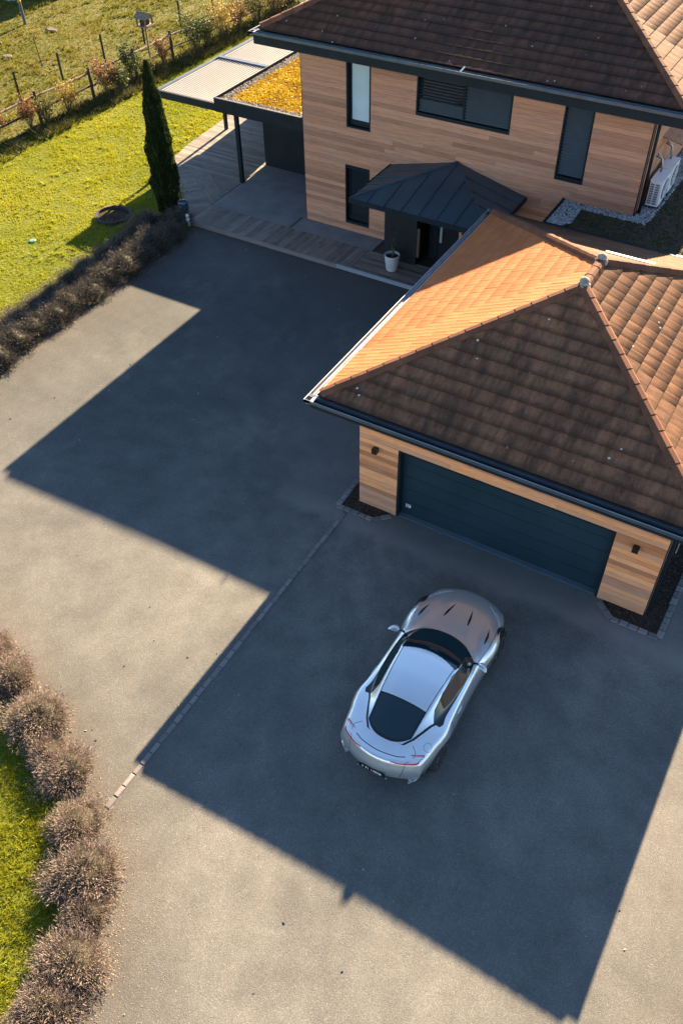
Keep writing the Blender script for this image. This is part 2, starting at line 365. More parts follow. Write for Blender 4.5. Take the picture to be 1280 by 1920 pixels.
tag(MB().quad(*[(x, y, .006) for x, y in ISLAND]).build('lawn_island', G_LAWN), kind='structure')

# lawn, field and island grass: nobody could count the blades
lawn_vis = [(-23.2,-3), (-14.3,-3), (-14.3,8.9), (-16.9,12.9), (-17.3,26), (-23.2,26)]
V, F, A = join([grass(lawn_vis, 330, .05, .015, 5, -.006, 1.9, 2), grass(lawn_vis, 9, .10, .018, 12, -.006, 1.5, 5, 1.0, .55)])
tag(link('lawn_grass', np_mesh('lawn_grass', V, F, B_LAWN, A)), kind='stuff')
field_vis = [(-40,8), (-23.3,8), (-23.3,45), (-36,45)]
V, F, A = join([grass(field_vis, 80, .08, .02, 5, -.012, 1.6, 4, .6), grass(field_vis, 9, .17, .026, 12, -.012, 1.1, 9, 1.0, .5)])
tag(link('field_grass', np_mesh('field_grass', V, F, B_FIELD, A)), kind='stuff')
isl_vis = [(-8,-7.0), (-6.6,-7.6), (-5.4,-8.1), (-3.2,-8.95), (-2.2,-9.4), (-1.4,-10), (-.75,-10.7), (-.2,-11.5), (0,-12.3), (0,-14), (-5,-14), (-8,-10)]
V, F, A = join([grass(isl_vis, 700, .05, .011, 5, .006, 3.2, 6, .7), grass(isl_vis, 40, .09, .013, 10, .006, 2.4, 7, 1., .5)])
tag(link('island_grass', np_mesh('island_grass', V, F, B_LAWN, A)), kind='stuff')
# loose grit and dry leaves swept against the lavender
edge_band = [(-6.6,-6.9), (-5.2,-7.5), (-3.0,-8.2), (-1.9,-8.6), (-.9,-9.2), (-.1,-9.9), (.6,-10.6), (1.1,-11.6), (1.2,-13), (.2,-13), (0,-11.6), (-.6,-10.6), (-1.4,-9.7), (-2.4,-9.1), (-4.4,-8.3), (-6.6,-7.5)]
wide_band = [(-2,-8.3), (-.6,-8.9), (.8,-9.9), (1.7,-11.0), (2.2,-12.5), (.6,-12.8), (.1,-11.2), (-.9,-10.1)]
V, F, A = join([pebbles(edge_band, 420, .009, 0, .5), pebbles(wide_band, 260, .007, 0, .5), pebbles([(-12.6,-1), (-12.3,-1), (-12.2,8.8), (-12.6,8.8)], 130, .012, 0, .5)])
tag(link('loose_gravel', np_mesh('loose_gravel', V, F, PEB_T, A)), kind='stuff')
V, F, A = pebbles([(-6,-16), (10,-16), (9.5,2), (6.8,2), (6.8,-1), (-1.5,-1), (-6,-6.5)], 9, .007, 0, .4)
tag(link('stray_grit', np_mesh('stray_grit', V, F, PEB_T, A)), kind='stuff')

P = scatter([(-12, -13), (8, -13), (8, 0), (-1.6, 1), (-1.6, 9), (-12, 9)], .4); n = len(P); d = rng.normal(size=(n, 3))*np.array([1, 1, .15]); d /= np.linalg.norm(d, axis=1)[:, None]
V, F, A = leaf_quads(np.c_[P, np.full(n, .008)], d, .05*(.5+rng.random(n)), .028, rng.random(n))
tag(link('fallen_leaves', np_mesh('fallen_leaves', V, F, pebble_mat('dry_leaves', (.10, .08, .055), (.34, .28, .19)), A)), kind='stuff')
# ------------------------------------------------------------------ setts: drain strip and the two planting beds
def sett_run(a, b, w, parent, L=.24, z0=-.02, z1=.022, jit=.012):
    a = Vector((*a, 0)); b = Vector((*b, 0)); d = (b-a); n = max(1, round(d.length/L)); e = d.normalized(); s = Vector((-e.y, e.x, 0)); t = 0; Ls = [L*(.8+.4*random.random()) for _ in range(n)]; k = d.length/sum(Ls)
    for l in Ls:
        l *= k; c = a+e*(t+l/2)+s*random.uniform(-jit, jit)*.4; t += l
        hl = l/2-.008; hw = w/2-random.uniform(.002, .012); ch = .012; zt = z1+random.uniform(-.006, .006)
        m = MB(); n0 = 0
        lo = [c+e*(i*hl)+s*(j*hw) for i, j in ((-1,-1),(1,-1),(1,1),(-1,1))]; hi = [c+e*(i*(hl-ch))+s*(j*(hw-ch)) for i, j in ((-1,-1),(1,-1),(1,1),(-1,1))]
        m.v = [(p.x, p.y, z0) for p in lo]+[(p.x, p.y, zt-ch) for p in lo]+[(p.x, p.y, zt+random.uniform(-.003,.003)) for p in hi]
        for q in (0, 4):
            for i in range(4): m.f.append((q+i, q+(i+1) % 4, q+4+(i+1) % 4, q+4+i))
        m.f.append((8, 9, 10, 11)); m.build('sett', SETT, parent)
ds = thing('drain_strip', (-1.1,-4.8,0), 'long single row of grey stone setts crossing the driveway beside the car', 'kerb')
ds['kind'] = 'thing'
MB().box(-1.155, -1.045, -9.25, -.52, -.01, .005).build('mortar_bed', MORT, ds)
sett_run((-1.1,-9.2), (-1.1,-.56), .115, ds, .26)
def bed(label, outer, soil, loc):
    t = thing('planting_bed', loc, label, 'planting bed', 'sett edged beds at the garage corners')
    MB().prism(soil, -.01, .012).build('soil', SOIL, t)
    V, F, A = pebbles(soil, 240, .017, .01, .6); o = link('bark_mulch', np_mesh('bark_mulch', V, F, SOILP, A), None, t); o['kind'] = 'stuff'
    for a, b in zip(outer[:-1], outer[1:]): sett_run(a, b, .14, t, .2, -.02, .035)
    return t
SOILP = pebble_mat('bark_chips', (.012, .010, .008), (.11, .075, .05))
bed('dark planting bed with sett edging at the left garage pillar', [(-1.38,2.0), (-1.38,-.42), (-.42,-.42), (-.08,-.1)], [(-1.31,2), (-1.31,-.35), (-.45,-.35), (-.12,-.06), (-.12,.05), (-.96,.05), (-.96,2)], (-1,-.2,0))
bed('dark planting bed with sett edging at the right garage pillar', [(5.08,-.12), (5.46,-.44), (6.5,-.44), (6.5,7.5)], [(5.16,-.06), (5.49,-.37), (6.43,-.37), (6.43,7.5), (6.0,7.5), (6.0,.05), (5.16,.05)], (5.8,-.2,0))

# ================================================================== ROOF TILES
def tile_mesh_data(w, L, mat, prof, lip=.034):
    """one interlocking tile, eave edge at b=-.03: curved profile, thick front lip, a real side roll"""
    m = MB(); n = len(prof)
    for b, h in ((-.03, lip), (L+.015, .006)):
        for a, p in prof: m.v.append((a*w, b, h+p))
    for a, p in prof: m.v.append((a*w, -.03, .006+p*.4))
    for i in range(n-1):
        m.f.append((i, i+1, n+i+1, n+i)); m.f.append((2*n+i, 2*n+i+1, i+1, i))
    return m
FLATP = [(-.499,-.001), (-.47,.001), (-.2,.0025), (.2,.0025), (.47,.001), (.499,-.001)]
WAVEP = [(-.50,.001), (-.34,-.001), (-.14,.004), (.04,.0), (.22,-.001), (.42,.006), (.50,.002)]
CAMP = mw.translation.copy()
def tile_plane(parent, poly3, mat, prof, w, L, n_single, pname='tile'):
    """poly3: eave start, eave end, then the other corners counter-clockwise seen from above"""
    P = [Vector(p) for p in poly3]; e = (P[1]-P[0]).normalized(); nrm = e.cross(P[2]-P[0]).normalized(); up = nrm.cross(e)
    q = [((p-P[0]).dot(e), (p-P[0]).dot(up)) for p in P]
    planes = []                                       # half planes in (a, b): keep dot >= 0
    for i in range(1, len(q)):
        (a0, b0), (a1, b1) = q[i], q[(i+1) % len(q)]
        planes.append((a0, b0, -(b1-b0), (a1-a0)))
    M = Matrix((e, up, nrm)).transposed().to_4x4(); M.translation = P[0]
    proto = tile_mesh_data(w, L, mat, prof, (.018 if mat is T_CLAY else .03) if prof is WAVEP else .036); shared = proto.mesh('tile', mat, False); nn = len(prof); ed = [1.]*nn+[0.]*nn+[1.]*nn; shared.attributes.new('edge', 'FLOAT', 'POINT').data.foreach_set('value', ed)
    amin = min(a for a, b in q); amax = max(a for a, b in q); bmax = max(b for a, b in q)
    jobs = []; nr = int(math.ceil(bmax/L))
    for rr in range(nr):
        b0 = rr*L; off = (w/2 if rr % 2 else 0)
        for cc in range(int(amin/w)-1, int(amax/w)+3):
            a0 = cc*w+off
            cor = [(a0-w/2, b0), (a0+w/2, b0), (a0+w/2, b0+L), (a0-w/2, b0+L)]
            out = [all((x-pa)*nx+(y-pb)*ny < -1e-4 for x, y in cor) for pa, pb, nx, ny in planes]
            if any(out): continue
            inside = all((x-pa)*nx+(y-pb)*ny >= -1e-4 for x, y in cor for pa, pb, nx, ny in planes)
            wp = M @ Vector((a0, b0+L/2, 0)); jobs.append(((wp-CAMP).length, a0, b0, inside))
    jobs.sort(); EA = []; V = []; Fq = []; VA = []
    for i, (dist, a0, b0, inside) in enumerate(jobs):
        T = Matrix.Translation((a0, b0, 0)) @ Matrix.Rotation(random.uniform(-.003, .003), 4, 'Z') @ Matrix.Translation((0, 0, random.uniform(-.001, .0015)))
        if inside: me = None
        else:
            bm = bmesh.new(); lay = bm.verts.layers.float.new('edge'); vs = [bm.verts.new(v) for v in proto.v]
            for v_, x_ in zip(vs, ed): v_[lay] = x_
            [bm.faces.new([vs[k] for k in fc]) for fc in proto.f]; bm.transform(T)
            for pa, pb, nx, ny in planes:
                if not bm.verts: break
                bmesh.ops.bisect_plane(bm, geom=bm.verts[:]+bm.edges[:]+bm.faces[:], plane_co=(pa, pb, 0), plane_no=(-nx, -ny, 0), clear_outer=True)
            if len(bm.faces) == 0: bm.free(); continue
            bm.transform(T.inverted()); me = bpy.data.meshes.new('tile'); bm.to_mesh(me); bm.free(); me.materials.append(mat)
        W = M @ T
        if i < n_single:
            o = bpy.data.objects.new(pname, me or shared); COL.objects.link(o); o.parent = parent; o.matrix_local = W
        else:
            src = me or shared; o0 = sum(len(x) for x in V)
            V.append(np.array([W @ v.co for v in src.vertices]))
            for p in src.polygons:
                vv = list(p.vertices)
                for k in range(1, len(vv)-1): Fq.append((o0+vv[0], o0+vv[k], o0+vv[k+1]))
            VA.append(np.full(len(src.vertices), random.random())); ea = np.zeros(len(src.vertices), np.float32); src.attributes['edge'].data.foreach_get('value', ea); EA.append(ea)
    if V:
        me = np_mesh('tile_field', np.concatenate(V), np.array(Fq), mat, np.concatenate(VA)); me.attributes.new('edge', 'FLOAT', 'POINT').data.foreach_set('value', np.concatenate(EA)); o = link('tile_field', me, None, parent); o['kind'] = 'stuff'
def ridge_run(parent, a, b, rr=.115, L=.36, mat=None):
    a = Vector(a); b = Vector(b); d = b-a; n = max(1, round(d.length/L)); e = d.normalized(); x = e.cross(Vector((0,0,1))).normalized(); y = x.cross(e)
    prof = [(-1.05,-.25), (-.85,.35), (-.4,.72), (.4,.72), (.85,.35), (1.05,-.25)]
    for i in range(n):
        p0 = a+d*(i/n)-e*.03; p1 = a+d*((i+1)/n)+e*.01; m = MB()
        jx = random.uniform(-.004, .004)
        for p, k, lift in ((p0, 1.03, .006), (p1, .97, 0)):
            for s, t in prof: m.v.append(tuple(p+x*(s*rr*k+jx)+y*(t*rr*k+lift)))
        for j in range(5): m.f.append((j, j+1, 7+j, 6+j))
        m.f.append((0, 1, 2, 3, 4, 5)); m.build('ridge_tile', mat or T_RIDGE, parent)
def gutter(parent, a, b, out, z, mat, name='gutter'):
    """half-round metal gutter along a-b; out = horizontal outward direction"""
    a = Vector(a); b = Vector(b); o = Vector(out); m = MB()
    prof = [(0.0, -.07), (0.0, 0.0), (-.008, .012), (-.022, .010), (-.024,-.03), (-.045,-.075), (-.09,-.09), (-.13,-.075), (-.15,-.03), (-.155,.006), (-.24,.012)]
    for p in (a, b):
        for s, t in prof: m.v.append((p.x+o.x*s, p.y+o.y*s, z+t))
    k = len(prof)
    for i in range(k-1): m.f.append((i, i+1, k+i+1, k+i))
    for p, s0 in ((a, 0), (b, k)): m.f.append(tuple(s0+i for i in range(k)))
    return m.build(name, mat, parent)

def hip_roof(parent, x0, x1, y0, y1, ze, apex1, apex2, mats, prof, singles, w=.30, L=.34):
    rf = MB(); A = (x0, y0, ze-.02); B = (x1, y0, ze-.02); C = (x1, y1, ze-.02); D = (x0, y1, ze-.02)
    a1 = (*apex1[:2], apex1[2]-.03); a2 = (*apex2[:2], apex2[2]-.03)
    rf.quad(A, B, a1).quad(B, C, a2, a1).quad(C, D, a2).quad(D, A, a1, a2)
    R = rf.build('roof', T_RIDGE, parent)
    e = lambda x, y: (x, y, ze)
    tile_plane(R, [e(x0, y0), e(x1, y0), apex1], mats[0], prof, w, L, singles[0])
    tile_plane(R, [e(x1, y0), e(x1, y1), apex2, apex1], mats[1], prof, w, L, singles[1])
    tile_plane(R, [e(x0, y1), e(x0, y0), apex1, apex2], mats[2], WAVEP, w, L, singles[2])
    tile_plane(R, [e(x1, y1), e(x0, y1), apex2], mats[1], prof, w, L, singles[3])
    for c, ap in (((x0, y0), apex1), ((x1, y0), apex1), ((x1, y1), apex2), ((x0, y1), apex2)):
        p = Vector((*c, ze+.02)); q = Vector(ap)+Vector((0,0,.02)); ridge_run(R, p+(q-p)*.012, q)
    if (Vector(apex1)-Vector(apex2)).length > .2: ridge_run(R, Vector(apex1)+Vector((0,0,.025)), Vector(apex2)+Vector((0,0,.025)))
    return R
def fascia_ring(parent, x0, x1, y0, y1, zt, zb, mat, step=2.4):
    th = .03
    def run(a, b, horiz):
        n = max(1, round(abs(b-a)/step)); ed = [a+(b-a)*i/n for i in range(n+1)]; return zip(ed[:-1], ed[1:])
    for a, b in run(x0, x1, 1):
        MB().box(a+.003, b-.003, y0, y0+th, zb, zt).build('fascia_panel', mat, parent)
        MB().box(a+.003, b-.003, y1-th, y1, zb, zt).build('fascia_panel', mat, parent)
    for a, b in run(y0+th, y1-th, 0):
        MB().box(x0, x0+th, a+.003, b-.003, zb, zt).build('fascia_panel', mat, parent)
        MB().box(x1-th, x1, a+.003, b-.003, zb, zt).build('fascia_panel', mat, parent)
def wall_holes(x0, x1, z0, z1, y0, y1, holes):
    xs = sorted({x0, x1, *[h[0] for h in holes], *[h[1] for h in holes]}); zs = sorted({z0, z1, *[h[2] for h in holes], *[h[3] for h in holes]})
    m = MB()
    for a, b in zip(xs[:-1], xs[1:]):
        for c, d in zip(zs[:-1], zs[1:]):
            cx, cz = (a+b)/2, (c+d)/2
            if any(h[0] < cx < h[1] and h[2] < cz < h[3] for h in holes): continue
            m.box(a, b, y0, y1, c, d)
    return m
def planks(parent, x0, x1, z0, z1, y, holes, mat, h=.137, jl=(1.8, 3.6), gap=.004, th=.02):
    n = round((z1-z0)/h); h = (z1-z0)/n
    for i in range(n):
        a, b = z0+i*h, z0+(i+1)*h-gap; segs = [(x0, x1)]
        for hx0, hx1, hz0, hz1 in holes:
            if b > hz0+.02 and a < hz1-.02:
                nx = []
                for s, t in segs:
                    if hx1 <= s or hx0 >= t: nx.append((s, t))
                    else:
                        if hx0 > s: nx.append((s, hx0))
                        if hx1 < t: nx.append((hx1, t))
                segs = nx
        for s, t in segs:
            c = s
            while c < t-1e-6:
                d = c+random.uniform(*jl)
                if d > t-.5: d = t
                yy = y-th-random.uniform(0, .003)
                MB().box(c+.0015, d-.0015, yy, y, a, b).build('plank', mat, parent); c = d

# ================================================================== GARAGE
XA, XB, HE, OV, D = -.9965, 6.0305, 3.4216, .8976, 7.966; XM = (XA+XB)/2
gar = thing('garage', (XM, 4, 0), 'timber clad garage with orange and mossy brown tiled hip roof behind the car', 'garage')
HOLE = [(0, 5, -.1, 2.1)]
gw = wall_holes(XA+.001, XB-.001, 0, 3.17, .0, .28, HOLE).build('front_wall', ANTH2, gar)
planks(gw, XA, 0, .0, 2.11, 0, [], GW, .128, (2, 3)); planks(gw, 5, XB, .0, 2.11, 0, [], GW, .128, (2, 3)); planks(gw, XA, XB, 2.115, 3.16, 0, [], GW, .128, (2.2, 4))
MB().box(XA, XA+.2, .281, D, 0, 3.17).build('side_wall', HW, gar)
sw_ = MB().box(XB-.2, XB, .281, D, 0, 3.17).build('side_wall', ANTH2, gar)
MB().box(XA, XB, D, D+.2, 0, 3.17).build('rear_wall', HW, gar)
MB().box(XB+.001, XB+.022, .0, .055, 0, 3.16).build('corner_trim', BLACK, gar); MB().box(XB+.001, XB+.026, .06, .10, 0, 3.16).build('corner_board', HW, gar)
MB().box(XB+.03, XB+.10, .16, .25, 0.02, 3.2).build('downpipe', ANTH, gar); MB().box(XB+.13, XB+.15, .9, .98, 1.2, 3.2).build('drain_pipe', ZINC, gar)
# sectional door
dm = MB().box(-.0, .055, -.012, .2, 0, 2.1).box(4.945, 5.0, -.012, .2, 0, 2.1).box(.055, 4.945, -.006, .2, 2.05, 2.1).build('door_frame', ANTH, gar)
dp = MB().box(.055, 4.945, .20, .235, .02, 2.05).build('garage_door', ANTH2, gar)
for i in range(5):
    z0 = .03+i*.404
    MB().box(.058, 4.942, .17, .199, z0, z0+.397).build('door_panel', DOORM, dp)
MB().box(0.056, 4.944, .02, .165, .001, .018).build('threshold', mottled('threshold_metal', (.10, .15, .18), .1, 3, .5, .3), gar)
st = MB().quad((.17,.168,.24), (.30,.168,.24), (.30,.168,.34), (.17,.168,.34)).build('sticker', WHITE, dp)
mk = MB()
for a, b, c, d in ((.185,.225,.285,.325), (.24,.285,.295,.325), (.19,.27,.255,.275)): mk.quad((a,.167,c), (b,.167,c), (b,.167,d), (a,.167,d))
mk.build('sticker_print', ANTH, dp)
MB().box(XA-OV+.12, XB+OV-.12, -OV+.12, D+OV-.12, 3.185, 3.2).build('soffit', ANTH2, gar)
fascia_ring(gar, XA-OV+.10, XB+OV-.10, -OV+.10, D+OV-.10, HE-.03, 3.18, ANTH)
gx0, gx1, gy0, gy1 = XA-OV, XB+OV, -OV, D+OV
for a, b, o, mt in (((gx0, gy0), (gx1, gy0), (0,-1), ZINCD), ((gx0, gy1), (gx0, gy0), (-1,0), ZINC), ((gx1, gy0), (gx1, gy1), (1,0), ZINC), ((gx1, gy1), (gx0, gy1), (0,1), ZINCD)):
    gutter(gar, a, b, o, HE, mt)
AP1, AP2 = (XM, 3.2564, 5.28), (XM, 4.3695, 5.28)
groof = hip_roof(gar, gx0+.25, gx1-.25, gy0+.24, gy1-.24, HE+.06, AP1, AP2, (T_MOSS, T_TAN, T_CLAY), FLATP, (175, 45, 80, 0))
for ap in (AP1, AP2):
    MB().lathe([(.15,-.06), (.14,.02), (.095,.06), (.105,.10), (.085,.15), (.04,.18), (.0,.19)], (ap[0], ap[1], ap[2]+.03), 12).build('finial', MORTAR, groof, True)
# opened roof hatch on the rear slope
sk = MB().box(2.2, 3.35, 6.0, 6.06, 4.60, 4.64).build('roof_hatch', ZINC, groof)
MB().box(2.25, 3.3, 6.062, 6.12, 4.52, 4.56).build('hatch_pane', GLASSD, sk)
lamp_mat = mottled('lamp_black', (.014, .014, .015), .1, 5, .35)
for lx, nm in ((-.55, 'black cube wall lamp on the left garage pillar'), (5.46, 'black cube wall lamp on the right garage pillar')):
    t = thing('wall_lamp', (lx, -.02, 1.9), nm, 'lamp', 'garage wall lamps')
    b = MB().box(lx-.05, lx+.05, -.05, -.024, 1.84, 1.97).build('back_plate', lamp_mat, t)
    MB().prism([(lx-.065,-.16), (lx+.065,-.16), (lx+.065,-.052), (lx-.065,-.052)], 1.85, 1.98).build('lamp_body', lamp_mat, t)
    MB().box(lx-.045, lx+.045, -.14, -.07, 1.845, 1.851).build('lens', PANE, t)

# ================================================================== HOUSE
HX, HY, HR, HHE = -9.4694, 11.1766, 1.5776, 6.3829; HO = 1.1155
hs = thing('house', (-4, 16, 0), 'two storey timber clad house with dark brown tiled hip roof', 'house')
WIN = [(-7.83,-6.97,3.70,5.72), (-5.42,-2.40,4.58,5.72), (-.88,-.03,3.65,5.72), (-7.89,-6.98,.48,2.42)]
ENTRY = (-4.72,-2.2,-.1,2.5)
hw = wall_holes(HX+.001, HR-.001, 0, 6.05, HY+.0, HY+.3, WIN+[ENTRY]).build('front_wall', ANTH2, hs)
planks(hw, HX, HR, .155, 6.03, HY, WIN+[ENTRY, (-5.9, -2.0, -.1, 2.75)], HW)
MB().box(HX, HX+.25, HY+.301, 21.5, 0, 6.05).build('side_wall', HW, hs)
swr = MB().box(HR-.25, HR, HY+.301, 21.5, 0, 6.05).build('side_wall', HW, hs)
for i in range(22):
    z0 = 3.08+i*.135; MB().box(HR+.001, HR+.02, HY+.12, 18, z0, z0+.13).build('plank', HW, swr)
MB().box(HX, HR, 21.5, 21.8, 0, 6.05).build('rear_wall', HW, hs)
MB().box(HX-.02, HX-.001, HY-.022, HY+.03, .15, 6.04).build('corner_trim', BLACK, hs)
MB().box(HR+.001, HR+.03, HY-.022, HY+.02, 3.08, 6.04).build('corner_trim', BLACK, hs); MB().box(HR+.001, HR+.035, HY+.022, HY+.055, 3.08, 6.04).build('corner_board', HW, hs)
MB().box(HR+.002, HR+.05, HY+.057, HY+.118, 3.08, 6.04).build('corner_channel', ANTH2, hs)
MB().tube([(HR+.11, HY+.16, 3.08), (HR+.11, HY+.16, 6.0)], .045, 10).build('downpipe', ANTH, hs, True)
def window(x0, x1, z0, z1, glass, gx0=None, sill=.14):
    fr = MB(); y0, y1 = HY-.03, HY+.22
    fr.box(x0, x0+.045, y0, y1, z0, z1).box(x1-.045, x1, y0, y1, z0, z1).box(x0+.045, x1-.045, y0, y1, z1-.05, z1)
    w = fr.build('window', ANTH, hs)
    MB().box(x0+.045, x1-.045, y0, y1, z0, z0+.045).build('sill', ANTH, w)
    s = MB(); a, b, c, d = x0+.05, x1-.05, z0+.05, z1-.055
    s.box(a, a+.07, HY+.12, HY+.17, c, d).box(b-.06, b, HY+.12, HY+.17, c, d).box(a+.07, b-.06, HY+.12, HY+.17, c, c+.16).box(a+.07, b-.06, HY+.12, HY+.17, d-.08, d)
    s.build('sash', ANTH2, w)
    MB().box(a+.071, b-.061, HY+.14, HY+.155, c+.161, d-.081).build('pane', glass, w)
    return w
window(*WIN[0], PANE); window(*WIN[3], GLASSD)
w2 = window(*WIN[1], GLASSD); w3 = window(*WIN[2], GLASSD)
def blind(w, x0, x1, z0, z1, open_z=99):
    n = int((z1-z0)/.088)
    for i in range(n):
        z = z0+.03+i*.088; m = MB(); m.v = [(x0, HY+.095, z+.060), (x1, HY+.095, z+.060), (x1, HY+.035, z), (x0, HY+.035, z), (x0, HY+.098, z+.066), (x1, HY+.098, z+.066), (x1, HY+.038, z+.006), (x0, HY+.038, z+.006)]
        m.v = [(a_, HY+.035+(b_-HY-.045)*1.3, z+.02+(c_-z)*.12) for a_, b_, c_ in m.v] if z > open_z else m.v; m.f = [(0,1,2,3), (7,6,5,4), (3,2,6,7), (1,0,4,5), (0,3,7,4), (2,1,5,6)]; m.build('slat', SLAT, w)
    for gx in (x0+.02, x1-.02): MB().box(gx-.012, gx+.012, HY+.065, HY+.08, z0, z1).build('guide_rail', ANTH, w)
blind(w2, -5.36, -3.92, 4.63, 5.66, 4.98); blind(w2, -3.86, -2.46, 4.63, 5.66); MB().box(-3.91, -3.87, HY+.03, HY+.12, 4.63, 5.66).build('mullion', ANTH, w2)  # upper left slats turned flat to imitate a patch of light
blind(w3, -.83, -.08, 3.70, 5.66)
MB().box(HX-HO+.14, HR+HO-.14, HY-HO+.14, 21.5+HO, 6.06, 6.075).build('soffit', ANTH2, hs)
hx0, hx1, hy0, hy1 = HX-HO, HR+HO, HY-HO, 22.9
fascia_ring(hs, hx0+.10, hx1-.10, hy0+.10, hy1-.1, HHE-.03, 6.03, ANTH, 2.7)
for a, b, o, mt in (((hx0, hy0), (hx1, hy0), (0,-1), ZINCD), ((hx0, hy1), (hx0, hy0), (-1,0), ZINC), ((hx1, hy0), (hx1, hy1), (1,0), ZINC)):
    gutter(hs, a, b, o, HHE, mt)
hm = (hx0+hx1)/2; run = (hx1-hx0)/2; tz = HHE+.06+(run-.22)*math.tan(rad(24.4))
hroof = hip_roof(hs, hx0+.22, hx1-.22, hy0+.22, hy1-.22, HHE+.06, (hm, hy0+run, tz), (hm, hy0+run+.5, tz), (T_MOSSH, T_TAN, T_CLAY), FLATP, (255, 45, 0, 0))
MB().bar((-3.60, 10.03, 6.41), (-3.52, 10.14, 6.53), .03).build('gutter_clip', WHITE, hs)
# entrance
ep = MB().box(-5.88, -4.72, 10.2, HY-.021, .15, 2.78).build('entry_panel', mottled('entry_cladding', (.010, .013, .016), .2, 2, .45), hs)
for i in range(1, 8): MB().box(-5.88+i*.145-.004, -5.88+i*.145+.004, 10.196, 10.199, .16, 2.77).build('panel_batten', BLACK, ep)
MB().box(-4.715, -4.62, 10.22, 10.3, .45, 1.45).build('sidelight', mottled('sidelight_painted_glow', (.09, .072, .05), .1, 2, .25), ep)  # warm reflection in the slit window painted as a tan base colour
MB().box(-2.2, -2.0, 10.2, HY-.021, .15, 2.78).build('entry_return', ANTH2, hs)
MB().box(-4.6, -4.3, 10.9, 10.96, .15, 2.6).build('door_jamb', ANTH2, hs)
dr = MB().box(-4.28, -2.25, 10.9, 10.96, .16, 2.6).build('entry_door', ANTH2, hs)
MB().box(-4.2, -4.12, 10.85, 10.87, .8, 1.7).build('door_handle', ZINC, dr); MB().box(-3.25, -3.21, 10.885, 10.899, .17, 2.58).build('door_joint', BLACK, dr)
MB().box(-2.9, -2.82, 9.3, 9.38, .15, 2.75).build('canopy_post', HW, hs)
# hipped standing-seam canopy over the entrance
cz, ca = 2.84, Vector((-3.92, 11.155, 3.40)); cx0, cx1, cy0, cy1 = -6.2, -1.63, 8.52, 11.154
FLc, FRc, BLc, BRc = Vector((cx0, cy0, cz)), Vector((cx1, cy0, cz)), Vector((cx0, cy1, cz)), Vector((cx1, cy1, cz))
cr = MB().quad(FLc, FRc, ca).quad(FRc, BRc, ca).quad(BLc, FLc, ca).build('entry_canopy', CANOPY, hs)
MB().box(cx0+.05, cx1-.05, cy0+.05, cy1-.01, cz-.13, cz-.02).build('canopy_soffit', ANTH2, cr)
MB().box(cx0-.01, cx1+.01, cy0-.03, cy0-.002, cz-.13, cz+.015).build('canopy_edge', ANTH, cr); MB().box(cx0-.03, cx0-.011, cy0-.03, cy1, cz-.13, cz+.015).build('canopy_edge', ANTH, cr); MB().box(cx1+.011, cx1+.03, cy0-.03, cy1, cz-.13, cz+.015).build('canopy_edge', ANTH, cr)
for i in range(1, 8):
    x = cx0+(cx1-cx0)*i/8; k = min((x-cx0)/(ca.x-cx0), (cx1-x)/(cx1-ca.x)); a = Vector((x, cy0, cz+.012)); b = Vector((x, cy0+(ca.y-cy0)*k, cz+(ca.z-cz)*k+.012))
    MB().bar(a, b, .018, .035).build('seam', CANOPY, cr)
for i in range(1, 5):
    y = cy0+(cy1-cy0)*i/5; k = (y-cy0)/(cy1-cy0)
    MB().bar((cx0, y, cz+.012), (cx0+(ca.x-cx0)*k, y, cz+(ca.z-cz)*k+.012), .018, .035).build('seam', CANOPY, cr); MB().bar((cx1, y, cz+.012), (cx1+(ca.x-cx1)*k, y, cz+(ca.z-cz)*k+.012), .018, .035).build('seam', CANOPY, cr)
for c in (FLc, FRc): MB().bar(c+Vector((0,0,.015)), ca+Vector((0,0,.015)), .04, .045).build('hip_seam', CANOPY, cr)

# ------------------------------------------------------------------ link building with sedum roof, right of the house
lk = thing('link_building', (3, 10, 0), 'low link building with dark sedum flat roof and white gravel edge behind the garage', 'building')
MB().box(-.40, 9, 9.62, HY-.03, 0, 2.95).box(1.75, 9, HY-.028, 20, 0, 2.95).build('wall', HW, lk)
lw = [o for o in lk.children if o.name.startswith('wall')][0]
for i in range(20):
    MB().box(-.425, -.401, 9.62, HY-.031, .16+i*.137, .293+i*.137).build('plank', HW, lw)
rb = MB().box(-.44, 9.2, 9.55, HY-.03, 2.951, 3.03).box(HR+.06, 9.2, HY-.029, 20.2, 2.951, 3.03).build('roof_deck', ANTH2, lk)
MB().box(-.46, 9.25, 9.5, 9.545, 2.9, 3.10).box(-.50, -.461, 9.5, HY-.03, 2.9, 3.10).build('roof_edge', ANTH, lk)
gp = [[(-.43,9.6), (.18,9.9), (.18,11.14), (-.43,11.14)], [(.18,10.82), (2.05,10.82), (2.05,11.14), (.18,11.14)], [(1.64,11.0), (2.08,11.0), (2.35,20), (1.64,20)], [(-.43,9.6), (.0,9.6), (.18,9.95), (-.43,9.95)]]
V, F, A = join([pebbles(q, 700, .030, 3.03, .6) for q in gp]+[pebbles(q, 500, .022, 3.045, .7) for q in gp])
o = link('white_gravel', np_mesh('white_gravel', V, F, PEB_W, A), None, lk); o['kind'] = 'stuff'
sed = [(.2,9.58), (9.2,9.58), (9.2,20), (2.4,20), (2.1,10.8), (.2,10.8)]
MB().quad(*[(x, y, 3.036) for x, y in sed]).build('sedum_base', mottled('substrate', (.035, .03, .016), .4, 5, .95), lk)
P = scatter(sed[:2]+[(9.2,16), (2.3,16)]+sed[4:], 260); n = len(P); k = vnoise(P[:, 0], P[:, 1], 1.6, 3); k2 = np.clip((P[:, 0]-3.2)/1.2, 0, 1)
